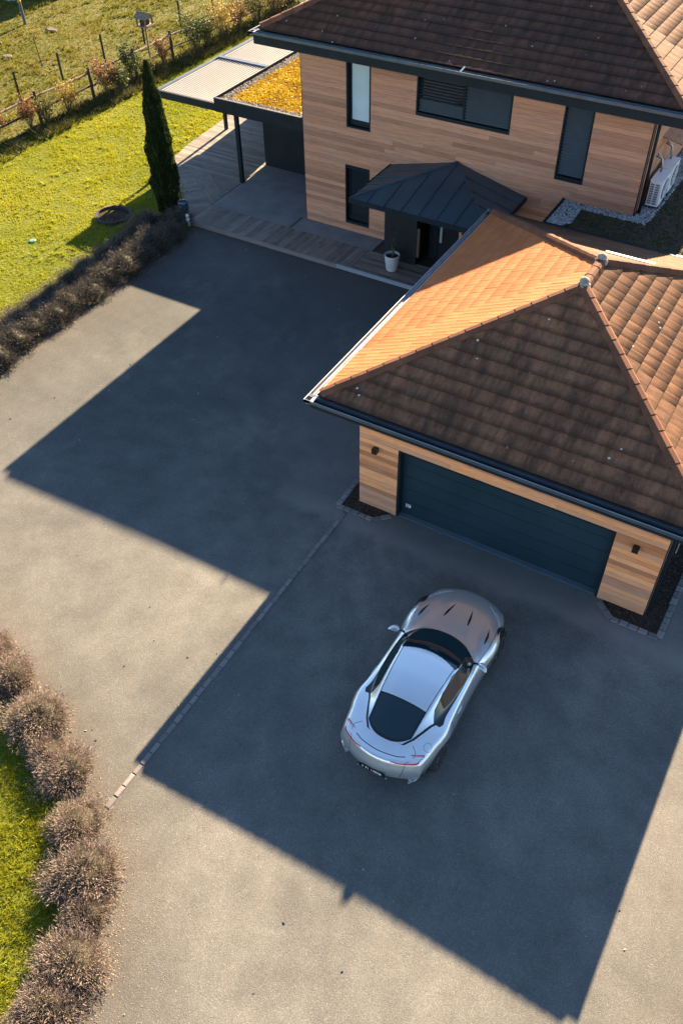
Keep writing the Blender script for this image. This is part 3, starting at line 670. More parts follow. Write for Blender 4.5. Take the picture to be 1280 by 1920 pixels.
V, F, A = tri_blades(np.c_[P, np.full(n, 3.03)], np.c_[P+rng.normal(size=(n, 2))*.03, 3.04+.05*rng.random(n)*(.4+k)], .05, np.clip(k*.7+.28*k2+rng.normal(size=n)*.12, 0, 1))
o = link('sedum', np_mesh('sedum', V, F, MOSS_D, A), None, lk); o['kind'] = 'stuff'
acw = mottled('ac_casing', (.70, .70, .68), .04, 3, .45); acg = mottled('ac_grille', (.16, .18, .2), .1, 20, .5)
for i, (y0, lb) in enumerate(((11.78, 'white air conditioner unit nearest the house corner on the gravel strip'), (12.75, 'white air conditioner unit farther along the house side wall'))):
    x0, x1, z0, z1 = 1.72, 2.06, 3.14, 3.86; y1 = y0+.82
    t = thing('air_conditioner', ((x0+x1)/2, (y0+y1)/2, 3.03), lb, 'air conditioner', 'outdoor air conditioners')
    MB().box(x0, x1, y0, y1, z0, z1).build('casing', acw, t); MB().box(x0-.01, x1+.01, y0-.01, y1+.01, z1+.001, z1+.025).build('lid', acw, t)
    for s0, s1 in ((.03, .13), (.17, .28)):
        for q in range(9): MB().box(x0+s0, x0+s1, y0-.012, y0-.002, z0+.06+q*.068, z0+.105+q*.068).build('side_louvre', acg, t)
    fg = MB().lathe([(.29,0), (.29,.02), (.0,.02)], (0,0,0), 20); m = Matrix.Translation((x1+.001, y0+.46, z0+.37)) @ Matrix.Rotation(rad(90), 4, 'Y'); fg.v = [tuple(m @ Vector(v)) for v in fg.v]
    g = fg.build('fan_guard', acg, t)
    for q in range(8):
        a = q*math.pi/8; MB().bar((x1+.03, y0+.46-.28*math.cos(a), z0+.37-.28*math.sin(a)), (x1+.03, y0+.46+.28*math.cos(a), z0+.37+.28*math.sin(a)), .012).build('guard_bar', acw, g)
    for yy in (y0+.12, y1-.12): MB().box(x0-.02, x1+.02, yy-.03, yy+.03, 3.035, 3.139).build('foot', BLACK, t)
    for q in range(4): MB().tube([(HR+.03, y0+.5+.07*q, 4.35), (x0+.05, y0+.52+.07*q, 4.28-.03*q), (x0+.1, y0+.6+.05*q, 3.89)], .016, 6).build('pipe', WHITE if q % 2 else BLACK, t, True)
hd = thing('wall_hood', (1.75, 13.2, 4.6), 'pale timber wall hood on brackets above the air conditioners', 'hood')
MB().bar((HR+.02, 12.7, 4.75), (2.15, 12.7, 4.62), .02, .02).bar((HR+.02, 13.8, 4.75), (2.15, 13.8, 4.62), .02, .02).build('bracket', BLACK, hd)
MB().quad((HR+.02, 12.6, 4.78), (2.2, 12.6, 4.64), (2.2, 14.2, 4.64), (HR+.02, 14.2, 4.78)).quad((HR+.02, 12.6, 4.76), (HR+.02, 14.2, 4.76), (2.2, 14.2, 4.62), (2.2, 12.6, 4.62)).build('hood_board', HW, hd)

# ================================================================== TERRACE
ter = thing('terrace', (-10, 11, 0), 'grey timber deck and concrete terrace along the house front', 'terrace')
base = [(-13.12,9.05), (-2.0,9.05), (-2.0,HY-.03), (HX-.03,HY-.03), (HX-.03,19.5), (-17.2,19.5), (-17.2,16.9), (-16.75,12.72)]
MB().prism(base, -.02, .115).build('deck_base', mottled('deck_joists', (.04, .034, .028), .2, 4, .8), ter)
slab = [(-13.05,10.33), (-6.4,10.33), (-6.4,HY-.03), (HX-.03,HY-.03), (HX-.03,14.0), (-13.1,14.0)]
cs = MB().prism(slab, .10, .150).build('concrete_slab', CONC, ter)
MB().box(-9.72, -9.62, 10.34, 11.14, .1505, .154).build('slab_joint', mottled('joint', (.05, .055, .06), .2, 5, .8), cs)
def board(a, b, w, z1=.150, z0=.117):
    """deck board from a to b (2d), width w"""
    a = Vector((*a, 0)); b = Vector((*b, 0)); e = (b-a).normalized(); s = Vector((-e.y, e.x, 0))*(w/2-.003); z1 += random.uniform(-.002, .002)
    m = MB(); q = [a+s, a-s, b-s, b+s]; m.prism([(p.x, p.y) for p in reversed(q)], z0, z1); return m.build('deck_board', DECK, ter)
bw = .145
def deck_zone(poly, d, w=bw):
    """boards running along d, cut to the convex zone"""
    d = Vector((*d, 0)).normalized(); s_ = Vector((-d.y, d.x, 0)); pts = [Vector((*p, 0)) for p in poly]; c = sum(pts, Vector())/len(pts)
    vs = [p.dot(s_) for p in pts]; us = [p.dot(d) for p in pts]; v = min(vs)
    while v < max(vs):
        z1 = .150+random.uniform(-.002, .002); bm = bmesh.new()
        m = MB(); q = [d*(min(us)-.1)+s_*(v+.003), d*(max(us)+.1)+s_*(v+.003), d*(max(us)+.1)+s_*(v+w-.003), d*(min(us)-.1)+s_*(v+w-.003)]
        m.prism([(p.x, p.y) for p in q], .117, z1); bv = [bm.verts.new(p) for p in m.v]; [bm.faces.new([bv[k] for k in fc]) for fc in m.f]
        for i in range(len(pts)):
            a, b = pts[i], pts[(i+1) % len(pts)]; n_ = Vector((-(b-a).y, (b-a).x, 0)).normalized()
            if (c-a).dot(n_) < 0: n_ = -n_
            g = bmesh.ops.bisect_plane(bm, geom=bm.verts[:]+bm.edges[:]+bm.faces[:], plane_co=a+n_*.002, plane_no=-n_, clear_outer=True)
            e_ = [x for x in g['geom_cut'] if isinstance(x, bmesh.types.BMEdge)]
            if e_: bmesh.ops.holes_fill(bm, edges=e_)
        if len(bm.faces) > 3:
            me = bpy.data.meshes.new('deck_board'); bm.to_mesh(me); link('deck_board', me, DECK, ter)
        bm.free(); v += w
A0, A1, B0, B1 = (-13.1, 9.06), (-16.7, 12.72), (-13.07, 10.33), (-15.5, 12.3)
deck_zone([(-13.07,9.06), (-6.5,9.06), (-6.5,10.32), (-13.07,10.32)], (0, 1))
deck_zone([(-6.49,9.06), (-2.0,9.06), (-2.0,10.32), (-6.49,10.32)], (1, 0))
deck_zone([A0, A1, B1, B0], (1, 1)); deck_zone([B0, B1, (-13.12,12.45)], (B1[0]-B0[0], B1[1]-B0[1]))
deck_zone([A1, B1, (-13.12,12.46), (-13.12,14.0), (-16.93,14.0)], (1, 0)); deck_zone([(-16.94,14.01), (-13.16,14.01), (-13.16,19.4), (-17.15,19.4), (-17.15,16.9)], (1, 0))
MB().box(-7.0, -2.0, 9.005, 9.047, .02, .16).build('edge_strip', mottled('edge_metal', (.22, .24, .27), .08, 3, .5), ter)
MB().box(-13.1, -7.002, 9.012, 9.047, -.01, .148).build('edge_board', DECK, ter)
# carport style flat roof with yellow sedum
fr = thing('flat_roof', (-11.5, 14, 0), 'flat terrace roof with yellow sedum and gravel border on dark fascia', 'roof')
FX0, FX1, FY0, FY1, FZ = -13.64, HX-.03, 11.87, 18.6, 3.3
MB().box(FX0+.06, FX1, FY0+.06, FY1, 2.95, 3.19).build('roof_deck', ANTH2, fr)
n = 5
for i in range(n):
    a = FX0+(FX1-FX0)*i/n; b = FX0+(FX1-FX0)*(i+1)/n; MB().box(a+.003, b-.003, FY0, FY0+.05, 2.83, FZ).build('fascia_panel', ANTH, fr)
for i in range(3):
    a = FY0+.052+(FY1-FY0)*i/3; b = FY0+.05+(FY1-FY0)*(i+1)/3; MB().box(FX0, FX0+.05, a+.003, b-.003, 2.83, FZ).build('fascia_panel', ANTH, fr)
MB().box(FX0+.052, FX1, FY0+.052, FY0+.07, 3.25, FZ+.004).build('edge_capping', ZINC, fr)
gq = [[(FX0+.08,FY0+.08), (FX1,FY0+.08), (FX1,FY0+.48), (FX0+.42,FY0+.48)], [(FX0+.08,FY0+.08), (FX0+.42,FY0+.46), (FX0+.42,FY1), (FX0+.08,FY1)]]
V, F, A = join([pebbles(q, 620, .032, 3.19, .6) for q in gq]+[pebbles(q, 450, .024, 3.21, .7) for q in gq])
o = link('border_gravel', np_mesh('border_gravel', V, F, PEB_G, A), None, fr); o['kind'] = 'stuff'
sq = [(FX0+.40,FY0+.45), (FX1-.9,FY0+.45), (FX1-.02,FY0+.9), (FX1-.02,FY1), (FX0+.40,FY1)]
MB().quad(*[(a, b, 3.197) for a, b in sq]).build('sedum_base', mottled('sedum_soil', (.26, .14, .018), .4, 3, .95), fr)
P = scatter(sq, 900); n = len(P); k = vnoise(P[:, 0], P[:, 1], 2.2, 5); kk = vnoise(P[:, 0], P[:, 1], .9, 15)
V, F, A = tri_blades(np.c_[P, np.full(n, 3.19)], np.c_[P+rng.normal(size=(n, 2))*.05, 3.2+.075*rng.random(n)*(.3+k)], .06, np.clip(.1+k*.45+kk*.4+rng.normal(size=n)*.13, 0, 1))
o = link('sedum', np_mesh('sedum', V, F, MOSS_Y, A), None, fr); o['kind'] = 'stuff'
MB().box(-13.16, -13.02, 12.30, 12.42, .15, 2.94).build('post', ANTH, fr); MB().box(-13.18, -13.0, 12.28, 12.44, .15, .165).build('post_foot', ZINCD, fr)
iw = MB().box(-13.15, HX-.031, 14.01, 14.25, .1, 2.94).build('inner_wall', ANTH2, fr)
MB().box(-11.75, -9.6, 13.96, 14.0, 1.9, 2.35).build('high_window', GLASSD, iw)
# louvred pergola
pg = thing('pergola', (-15, 15.5, 0), 'pergola with closed white louvre roof beside the terrace flat roof', 'pergola')
PX0, PX1, PY0, PY1, PZ = -16.5, -13.66, 12.12, 18.9, 2.98
MB().box(PX0, PX1, PY0, PY0+.09, PZ-.26, PZ).build('front_beam', ANTH, pg); MB().box(PX0, PX0+.09, PY0+.092, PY1, PZ-.26, PZ+.0).build('side_beam', ZINCD, pg)
MB().box(PX1-.07, PX1, PY0+.092, PY1, PZ-.26, PZ-.02).build('side_beam', ANTH, pg); MB().box(PX0+.092, PX1-.072, 15.93, 16.1, PZ-.24, PZ+.015).build('cross_beam', ZINCD, pg); MB().box(PX0, PX1, PY1+.002, PY1+.09, PZ-.26, PZ).build('rear_beam', ANTH, pg)
n = 22; pit = (PX1-.08-PX0-.10)/n
for ya, yb in ((PY0+.11, 15.90), (16.13, PY1-.03)):
    for i in range(n):
        x0 = PX0+.10+i*pit; m = MB(); pr = [(-.012,-.008), (.03,.006), (pit*.6,.030), (pit+.004,.052), (pit+.004,.034), (-.012,-.022)]
        for yy in (ya, yb):
            for a, b in pr: m.v.append((x0+a, yy, PZ-.075+b))
        for j in range(6): m.f.append((j, (j+1) % 6, 6+(j+1) % 6, 6+j))
        m.f += [(5,4,3,2,1,0), (6,7,8,9,10,11)]; m.build('louvre_slat', LOUVRE, pg)
MB().box(PX0+.095, PX1-.075, PY1-.02, PY1-.005, .2, PZ-.27).build('rear_sun_block', LOUVRE, pg); MB().box(PX0+.095, PX1-.075, PY0+.10, PY1-.03, PZ-.135, PZ-.125).build('roof_lining', LOUVRE, pg)  # rear panel is unseen, added to keep sun off the deck
for px, py in ((PX0+.06, PY0+.06), (PX0+.06, 16.0), (PX1-.08, 18.8)): MB().box(px-.06, px+.06, py-.06, py+.06, .13 if px > -14 or py > 13 else 0, PZ-.262).build('post', ANTH, pg)

# ================================================================== SPORTS CAR
def pchip(x, y, xi):
    x = np.asarray(x, float); y = np.asarray(y, float); h = np.diff(x); d = np.diff(y)/h; m = np.zeros_like(y)
    for i in range(1, len(x)-1):
        if d[i-1]*d[i] > 0:
            w1 = 2*h[i]+h[i-1]; w2 = h[i]+2*h[i-1]; m[i] = (w1+w2)/(w1/d[i-1]+w2/d[i])
    m[0] = d[0]; m[-1] = d[-1]
    k = np.clip(np.searchsorted(x, xi)-1, 0, len(x)-2); t = (xi-x[k])/h[k]
    return (2*t**3-3*t**2+1)*y[k]+(t**3-2*t**2+t)*h[k]*m[k]+(-2*t**3+3*t**2)*y[k+1]+(t**3-t**2)*h[k]*m[k+1]
def gsm(a, axis, sig):
    k = int(sig*3)+1; w = np.exp(-.5*(np.arange(-k, k+1)/sig)**2); w /= w.sum()
    p = np.pad(a, [(k, k) if i == axis else (0, 0) for i in range(a.ndim)], mode='reflect', reflect_type='odd')
    return np.apply_along_axis(lambda v: np.convolve(v, w, 'valid'), axis, p)
# station: X, sill y/z, side y/z (widest), shoulder y/z, belt y/z, roof edge y/z, centre z, bow
ST = [
 ( 2.33, .62,.20, .66,.34, .60,.40, .40,.42, .22,.43, .43, .30),
 ( 2.36, .70,.20, .75,.40, .66,.50, .44,.53, .24,.54, .54, .34),
 ( 2.30, .74,.20, .80,.44, .70,.59, .46,.615, .26,.63, .63, .40),
 ( 2.12, .80,.20, .88,.57, .75,.67, .50,.695, .28,.715,.715,.46),
 ( 1.85, .88,.20, .955,.65, .79,.75, .53,.755, .30,.785,.79, .44),
 ( 1.50, .93,.21, .985,.69, .83,.825, .56,.805, .32,.845,.85, .40),
 ( 1.15, .91,.21, .965,.67, .82,.85, .60,.85, .36,.895,.90, .38),
 (  .86, .90,.21, .940,.60, .83,.865, .66,.895, .42,.945,.95, .36),
 (  .55, .89,.20, .930,.60, .845,.86, .745,.91, .55,1.05,1.08, .28),
 (  .18, .89,.20, .925,.59, .86,.85, .775,.905, .595,1.165,1.215, .12),
 ( -.15, .90,.20, .928,.59, .868,.85, .78,.905, .57,1.21,1.268, .04),
 ( -.50, .91,.20, .938,.60, .875,.855, .765,.91, .55,1.215,1.275, .0),
 ( -.85, .92,.20, .955,.62, .89,.875, .73,.92, .525,1.18,1.245, -.04),
 (-1.15, .93,.21, .98,.71, .895,.90, .68,.935, .495,1.115,1.18, -.12),
 (-1.45, .93,.22, .985,.73, .88,.91, .62,.94, .455,1.035,1.085, -.28),
 (-1.72, .91,.22, .965,.73, .84,.90, .57,.93, .40,.965,.99, -.40),
 (-1.95, .88,.22, .925,.69, .80,.885, .54,.915, .34,.93,.94, -.46),
 (-2.14, .76,.25, .885,.70, .75,.875, .50,.905, .30,.915,.92, -.46),
 (-2.225,.70,.27, .855,.70, .72,.872, .48,.905, .28,.917,.922,-.44),
 (-2.262,.68,.28, .845,.68, .71,.80, .48,.81, .28,.815,.815,-.42),
 (-2.305,.66,.28, .835,.60, .71,.64, .48,.645, .28,.645,.645,-.40),
 (-2.275,.64,.28, .80,.42, .71,.43, .48,.43, .28,.43,.43, -.38),
 (-2.10, .60,.27, .72,.29, .66,.29, .45,.29, .27,.29,.29, -.32)]
ST = np.array(ST); NU, NTH = 430, 130
key = np.r_[0, np.cumsum(np.hypot(np.diff(ST[:, 0]), np.diff(ST[:, 11])*.9))]
uu = np.linspace(0, key[-1], NU); RS = np.array([pchip(key, ST[:, c], uu) for c in range(13)]).T
def build_half():
    cy = [RS[:, 1], RS[:, 1]*.25+RS[:, 3]*.75, RS[:, 3], RS[:, 3]*.62+RS[:, 5]*.38, RS[:, 5], RS[:, 7], RS[:, 9], RS[:, 9]*.52, RS[:, 9]*0]
    cz_ = [RS[:, 2], RS[:, 2]*.5+RS[:, 4]*.5, RS[:, 4], RS[:, 4]*.38+RS[:, 6]*.62, RS[:, 6], RS[:, 8], RS[:, 10], RS[:, 11]*.76+RS[:, 10]*.24, RS[:, 11]]
    tk = np.array([0, 14, 30, 42, 52, 62, 92, 112, 129.])/129; ti = np.linspace(0, 1, NTH)
    Y = np.array([np.interp(ti, tk, a) for a in np.array(cy).T]); Z = np.array([np.interp(ti, tk, a) for a in np.array(cz_).T])
    return Y, Z
Yh, Zh = build_half()
# mirror to the full section before smoothing so that the centre line stays smooth
Yf = np.concatenate([-Yh[:, :-1], Yh[:, ::-1]], 1); Zf = np.concatenate([Zh[:, :-1], Zh[:, ::-1]], 1)
for s_ in (1,):
    Yf = gsm(gsm(Yf, 1, 2.6), 0, 3.0); Zf = gsm(gsm(Zf, 1, 2.6), 0, 3.0)
Xf = RS[:, :1]-RS[:, 12:13]*(np.abs(Yf)/.95)**2; Xf = gsm(Xf, 0, 3.0)
GRID = np.stack([Xf, Yf, Zf], -1); NV = GRID.shape[1]
def gsample(G, I, J):
    I = np.clip(I, 0, NU-1.001); J = np.clip(J, 0, NV-1.001); i = I.astype(int); j = J.astype(int); a = (I-i)[..., None]; b = (J-j)[..., None]
    return G[i, j]*(1-a)*(1-b)+G[i+1, j]*a*(1-b)+G[i, j+1]*(1-a)*b+G[i+1, j+1]*a*b
II, JJ = np.meshgrid(np.arange(NU, dtype=float), np.arange(NV, dtype=float), indexing='ij')
FA, RA, WZ = 1.475, -1.33, .345
def fields(G):
    x, y, z = G[..., 0], np.abs(G[..., 1]), G[..., 2]; d = {}
    top = z-.80
    cowl = .83-.36*(y/.77)**2.2; rfx = .10-.15*(y/.57)**2; hw_ = .565+(x+.05)*.30
    d['windscreen'] = np.minimum.reduce([cowl-x, x-rfx, hw_-y, (z-.80)])
    ztop = np.interp(x, [-1.30,-1.14,-.95,-.6,-.2,.05,.25,.45], [.88,.935,1.075,1.165,1.185,1.15,1.075,.955])
    zbel = np.interp(x, [-1.3,-1.05,-.5,.45], [.955,.93,.917,.915])
    d['side'] = np.minimum.reduce([ztop-z, z-zbel, y-.5, x+1.11, .46-x])
    d['band'] = np.minimum.reduce([ztop+.014-z, z-zbel+.018, y-.5, x+1.14, .50-x])
    rw = np.interp(x, [-1.15,0], [.46,.535])
    d['roof'] = np.minimum.reduce([rfx-.012-x, x+1.09, rw-y, z-1.0]); d['roofgap'] = np.minimum.reduce([rfx-x, x+1.102, rw+.014-y, z-1.0])
    gw_ = np.interp(x, [-1.9,-1.7,-1.15], [.38,.43,.468]); bot = -1.80+.20*(y/.42)**2.5
    d['rglass'] = np.minimum.reduce([-1.12-x, x-bot, gw_-.035-y, z-.85]); d['rfrit'] = np.minimum.reduce([-1.10-x, x-bot+.055, gw_+.008-y, z-.85])
    # dark blade gap that carries the rear glass border on to the side window
    lx = np.array([-1.86,-1.79,-1.62,-1.42,-1.22,-1.10]); ly = np.array([.20,.36,.475,.56,.635,.70])
    yl = np.interp(x, lx, ly); d['blade'] = np.minimum.reduce([.016-np.abs(y-yl)*.75, x+1.81, -1.12-x, z-.86])
    arch = lambda ax, rr: np.minimum.reduce([rr-np.hypot(x-ax, z-WZ), y-.70, .74-z])
    d['arch'] = np.maximum(arch(FA, .358), arch(RA, .362))
    d['low'] = np.maximum(np.minimum.reduce([.45-z, -1.80-x, .60-y]), np.minimum(.265-z, 1.9-np.abs(x)))
    d['grille'] = np.minimum.reduce([x-2.12, .47-z, .55-y])
    return d
moved = np.zeros((NU, NV), bool); GI, GJ = II.copy(), JJ.copy()
for nm, F0 in fields(GRID).items():
    g0, g1 = np.gradient(F0); gg = g0*g0+g1*g1+1e-12; di, dj = -F0*g0/gg, -F0*g1/gg
    ok = (np.abs(di) < .55) & (np.abs(dj) < .55) & ~moved; ok[0] = ok[-1] = False; ok[:, 0] = ok[:, -1] = False
    GI[ok] += di[ok]; GJ[ok] += dj[ok]; moved |= ok
CP = gsample(GRID, GI, GJ)
fc = gsample(GRID, (GI[:-1, :-1]+GI[1:, :-1]+GI[:-1, 1:]+GI[1:, 1:])/4, (GJ[:-1, :-1]+GJ[1:, :-1]+GJ[:-1, 1:]+GJ[1:, 1:])/4)
fd = fields(fc); cls = np.zeros(fc.shape[:2], int)          # 0 body
order = [('roofgap', 8), ('roof', 1), ('windscreen', 2), ('band', 3), ('side', 4), ('rfrit', 5), ('blade', 3), ('rglass', 6), ('low', 7), ('grille', 7), ('arch', 99)]
for nm, k in order:
    m_ = fd[nm] > 0
    if nm == 'blade': m_ &= ~np.isin(cls, (5,))
    cls[m_] = k
PAINT = NT('car_paint', .30, .78, .5); PAINT.col((.64, .68, .69)); PAINT.b.inputs['Coat Weight'].default_value = 1.; PAINT.b.inputs['Coat Roughness'].default_value = .04
PAINT = PAINT.m
CGLASS = mottled('car_glass', (.002, .018, .026), .1, 1, .05, 0, .6); TRIM = mottled('car_trim', (.008, .009, .010), .1, 6, .22); LOWER = mottled('car_diffuser', (.012, .013, .014), .2, 20, .45)
RED = mottled('tail_lamp', (.42, .008, .02), .1, 6, .15, 0, .6); TYRE = mottled('tyre', (.014, .014, .015), .2, 30, .8); RIM = mottled('rim_dark', (.26, .27, .28), .1, 8, .28, .8); CHROME = mottled('chrome', (.72, .73, .74), .03, 5, .12, 1.)
LAMPG = mottled('headlamp_glass', (.45, .47, .5), .1, 12, .08, .3, .7)
CX0, CY0, CYAW = 2.83, -4.04, rad(90.6)
car = thing('sports_car', (CX0, CY0, 0), 'silver sports coupe parked nose first towards the garage door', 'car'); 
CM = Matrix.Translation((CX0, CY0, 0)) @ Matrix.Rotation(CYAW, 4, 'Z'); CMn = np.array(CM)
def c2w(V): V = np.asarray(V, float); return V @ CMn[:3, :3].T+CMn[:3, 3]
idx = np.arange(NU*NV).reshape(NU, NV); Q = np.stack([idx[:-1, :-1], idx[:-1, 1:], idx[1:, 1:], idx[1:, :-1]], -1)
def car_part(name, k, mat, parent, extra=None):
    F_ = Q[cls == k].reshape(-1, 4); us, inv = np.unique(F_, return_inverse=True)
    V_ = c2w(CP.reshape(-1, 3)[us]); F2 = inv.reshape(-1, 4)
    return link(name, np_mesh(name, V_, F2, mat, None, True), None, parent)
body = car_part('body', 0, PAINT, car)
car_part('roof_panel', 1, PAINT, car); wsn = car_part('windscreen', 2, CGLASS, car)
cls[(cls == 4) & (fc[..., 1] < 0)] = 14
car_part('side_window', 4, CGLASS, car); car_part('side_window', 14, CGLASS, car); car_part('window_trim', 3, TRIM, car); car_part('roof_seam', 8, TRIM, car)
rgo = car_part('rear_window', 6, CGLASS, car); car_part('glass_border', 5, TRIM, rgo); car_part('lower_trim', 7, LOWER, car)
# floor pan closes the body from below and shades the wheel wells
MB().box(*[0]*6)
fl = MB().prism([(x, y) for x, y in ((2.15,-.6), (2.15,.6), (1.9,.62), (-1.7,.62), (-1.9,.5), (-1.98,.3), (-1.98,-.3), (-1.9,-.5), (-1.7,-.62), (1.9,-.62))], .17, .50); fl.v = [tuple(v) for v in c2w(fl.v)]; fl.build('underbody', LOWER, car)
GN = np.cross(np.gradient(GRID, axis=0), np.gradient(GRID, axis=1)); GN /= np.linalg.norm(GN, axis=-1)[..., None]+1e-9
if GN[NU//2, NV//2, 2] < 0: GN = -GN
def on_surf(p, axes, guess_ok):
    """surface point whose coordinates on the two axes equal p"""
    d = (GRID[..., axes[0]]-p[0])**2+(GRID[..., axes[1]]-p[1])**2; d = np.where(guess_ok, d, 1e9); i, j = np.unravel_index(np.argmin(d), d.shape); I, J = float(i), float(j)
    for _ in range(4):
        q = gsample(GRID, np.array([I, I+.3, I]), np.array([J, J, J+.3])); e = np.array([p[0]-q[0, axes[0]], p[1]-q[0, axes[1]]])
        Jm = np.array([[(q[1, a]-q[0, a])/.3, (q[2, a]-q[0, a])/.3] for a in axes])
        try: st_ = np.linalg.solve(Jm, e)
        except np.linalg.LinAlgError: break
        if np.abs(st_).max() > 3: break
        I += st_[0]; J += st_[1]
    I = np.array([np.clip(I, 0, NU-2)]); J = np.array([np.clip(J, 0, NV-2)])
    return gsample(GRID, I, J)[0], gsample(GN, I, J)[0]
TOPOK = GN[..., 2] > .25; SIDER = (GRID[..., 1] < -.45) & (GN[..., 1] < -.25); SIDEL = (GRID[..., 1] > .45) & (GN[..., 1] > .25); REAR = (GRID[..., 0] < -1.6) & (GN[..., 0] < -.15)
def ribbon(name, pts, axes, ok, w, mat, parent, lift=.002, n=40, closed=False):
    pts = np.array(pts, float); L_ = np.r_[0, np.cumsum(np.hypot(*np.diff(pts, axis=0).T))]; s = np.linspace(0, L_[-1], n)
    if len(pts) > 2: pp = np.stack([pchip(L_, pts[:, 0], s), pchip(L_, pts[:, 1], s)], 1)
    else: pp = np.stack([np.interp(s, L_, pts[:, 0]), np.interp(s, L_, pts[:, 1])], 1)
    S = [on_surf(p, axes, ok) for p in pp] if isinstance(axes, tuple) else axes; n = len(S); s = np.linspace(0, L_[-1], n); P_ = np.array([a for a, b in S]); N_ = np.array([b for a, b in S])
    T_ = np.gradient(P_, axis=0); B_ = np.cross(T_, N_); B_ /= np.linalg.norm(B_, axis=1)[:, None]+1e-9
    ww = (w(s/L_[-1]) if callable(w) else np.full(n, w))[:, None]
    ed = [P_-B_*ww/2-N_*.004, P_-B_*ww/2+N_*lift, P_+B_*ww/2+N_*lift, P_+B_*ww/2-N_*.004]
    V_ = c2w(np.stack(ed, 1).reshape(-1, 3)); F_ = []
    for i in range(n-1):
        for k in range(3): F_.append((i*4+k, i*4+k+1, i*4+4+k+1, i*4+4+k))
    F_ += [(0, 1, 2, 3), ((n-1)*4+3, (n-1)*4+2, (n-1)*4+1, (n-1)*4)]
    return link(name, np_mesh(name, V_, np.array(F_), mat, None, False), None, parent)
XY, XZ, YZ = (0, 1), (0, 2), (1, 2)
leafw = lambda t: .004+.042*np.sin(np.pi*np.clip(t, 0, 1)**.7)**1.1
for sgn in (1, -1):
    ribbon('bonnet_vent', [(1.02, .735*sgn), (1.24, .715*sgn), (1.46, .665*sgn)], XY, TOPOK, leafw, TRIM, body, .002, 24)
    ribbon('bonnet_vent', [(1.24, .265*sgn), (1.47, .235*sgn), (1.72, .185*sgn)], XY, TOPOK, leafw, TRIM, body, .002, 24)
    SO = SIDER if sgn < 0 else SIDEL
    ribbon('bonnet_joint', [(.50, .80*sgn), (.80, .835*sgn), (1.2, .84*sgn), (1.6, .80*sgn)], XY, TOPOK, .009, TRIM, body, .0008, 40)
    ribbon('headlight', [(2.10, .42*sgn), (1.98, .60*sgn), (1.84, .715*sgn), (1.66, .80*sgn)], XY, TOPOK, lambda t: .012+.075*np.sin(np.pi*np.clip(t*.9+.05, 0, 1)), LAMPG, car, .003, 26)
    ribbon('door_joint', [(.48,.895), (.52,.75), (.50,.45), (.40,.30), (-.55,.30), (-.78,.42), (-.86,.62), (-.88,.88)], XZ, SO, .010, TRIM, body, .0008, 60)
    ribbon('wing_joint', [(.47,.90), (.62,.80)], XZ, SO, .006, TRIM, body, .0008, 12)
    ribbon('boot_joint', [(-1.72, .52*sgn), (-1.84, .63*sgn), (-2.0, .60*sgn), (-2.10, .53*sgn)], XY, TOPOK, .009, TRIM, body, .0008, 26)
    ribbon('door_handle', [(-.42,.735), (-.62,.75)], XZ, SO, .022, PAINT, car, .006, 10)
    ribbon('side_strake', [(1.05,.62), (.72,.63), (.58,.60)], XZ, SO, lambda t: .012+.05*np.sin(np.pi*t), TRIM, body, .002, 20)
    ribbon('skirt_line', [(1.02,.235), (.3,.245), (-.85,.25)], XZ, SO, .02, TRIM, body, .004, 20)
    # hooked tail lamp wrapping the corner
    low_, up_ = [], []
    for y_ in np.linspace(.30, .815, 60):
        lip_p = []
        for nz in (.70, .90):
            j_ = NV//2+int(sgn)*np.arange(NV//2-2); cand = []
            for j2 in j_:
                col = np.where((GN[:, j2, 2] < nz) & (GRID[:, j2, 0] < -1.45) & (GRID[:, j2, 2] > .70))[0]
                if len(col): cand.append((abs(abs(GRID[col[0], j2, 1])-y_), col[0], j2))
            _, a2, b2 = min(cand); lip_p.append((a2, b2))
        low_.append((GRID[lip_p[0]], GN[lip_p[0]]))
    lp = np.array([a for a, b in low_]); ln_ = np.array([b for a, b in low_]); lp = gsm(lp, 0, 3.); ln_ = gsm(ln_, 0, 3.); ln_ /= np.linalg.norm(ln_, axis=1)[:, None]
    keep_ = lp[:, 0] < -1.70; S1 = [(a, b) for a, b in zip(lp[keep_], ln_[keep_])]
    ribbon('tail_light', [(0, 0), (1, 0)], S1, None, lambda t: .016+.014*t, RED, car, .005)
    ribbon('tail_light', [(S1[-1][0][0]+.01, S1[-1][0][1]), (-1.80, .73*sgn), (-1.85, .65*sgn), (-1.895, .57*sgn)], XY, TOPOK, lambda t: .024-.012*t, RED, car, .004, 26)
    ribbon('lamp_glass', [(-1.80, .765*sgn), (-1.85, .71*sgn), (-1.925, .61*sgn)], XY, TOPOK, lambda t: .012+.022*np.sin(np.pi*t), LAMPG, car, .003, 24)
    ribbon('panel_joint', [(.555*sgn,.86), (.54*sgn,.70), (.50*sgn,.50)], YZ, REAR, .009, TRIM, body, .0008, 16)
    ex = MB().lathe([(.045,0), (.052,.0), (.052,.10), (.040,.10)], (0,0,0), 14); R_ = CM @ Matrix.Translation((-2.02, .56*sgn, .29)) @ Matrix.Rotation(rad(90), 4, 'Y'); ex.v = [tuple(R_ @ Vector(v)) for v in ex.v]; ex.build('exhaust_tip', CHROME, car, True)
ribbon('lip_line', [(-1.975,-.50), (-2.05,-.34), (-2.10,0), (-2.05,.34), (-1.975,.50)], XY, TOPOK, .016, TRIM, body, .0015, 50)
a_ = np.linspace(0, 2*np.pi, 25); ribbon('fuel_flap', np.c_[-1.60+.085*np.cos(a_), -.765+.072*np.sin(a_)], XY, TOPOK, .006, TRIM, body, .0008, 60)
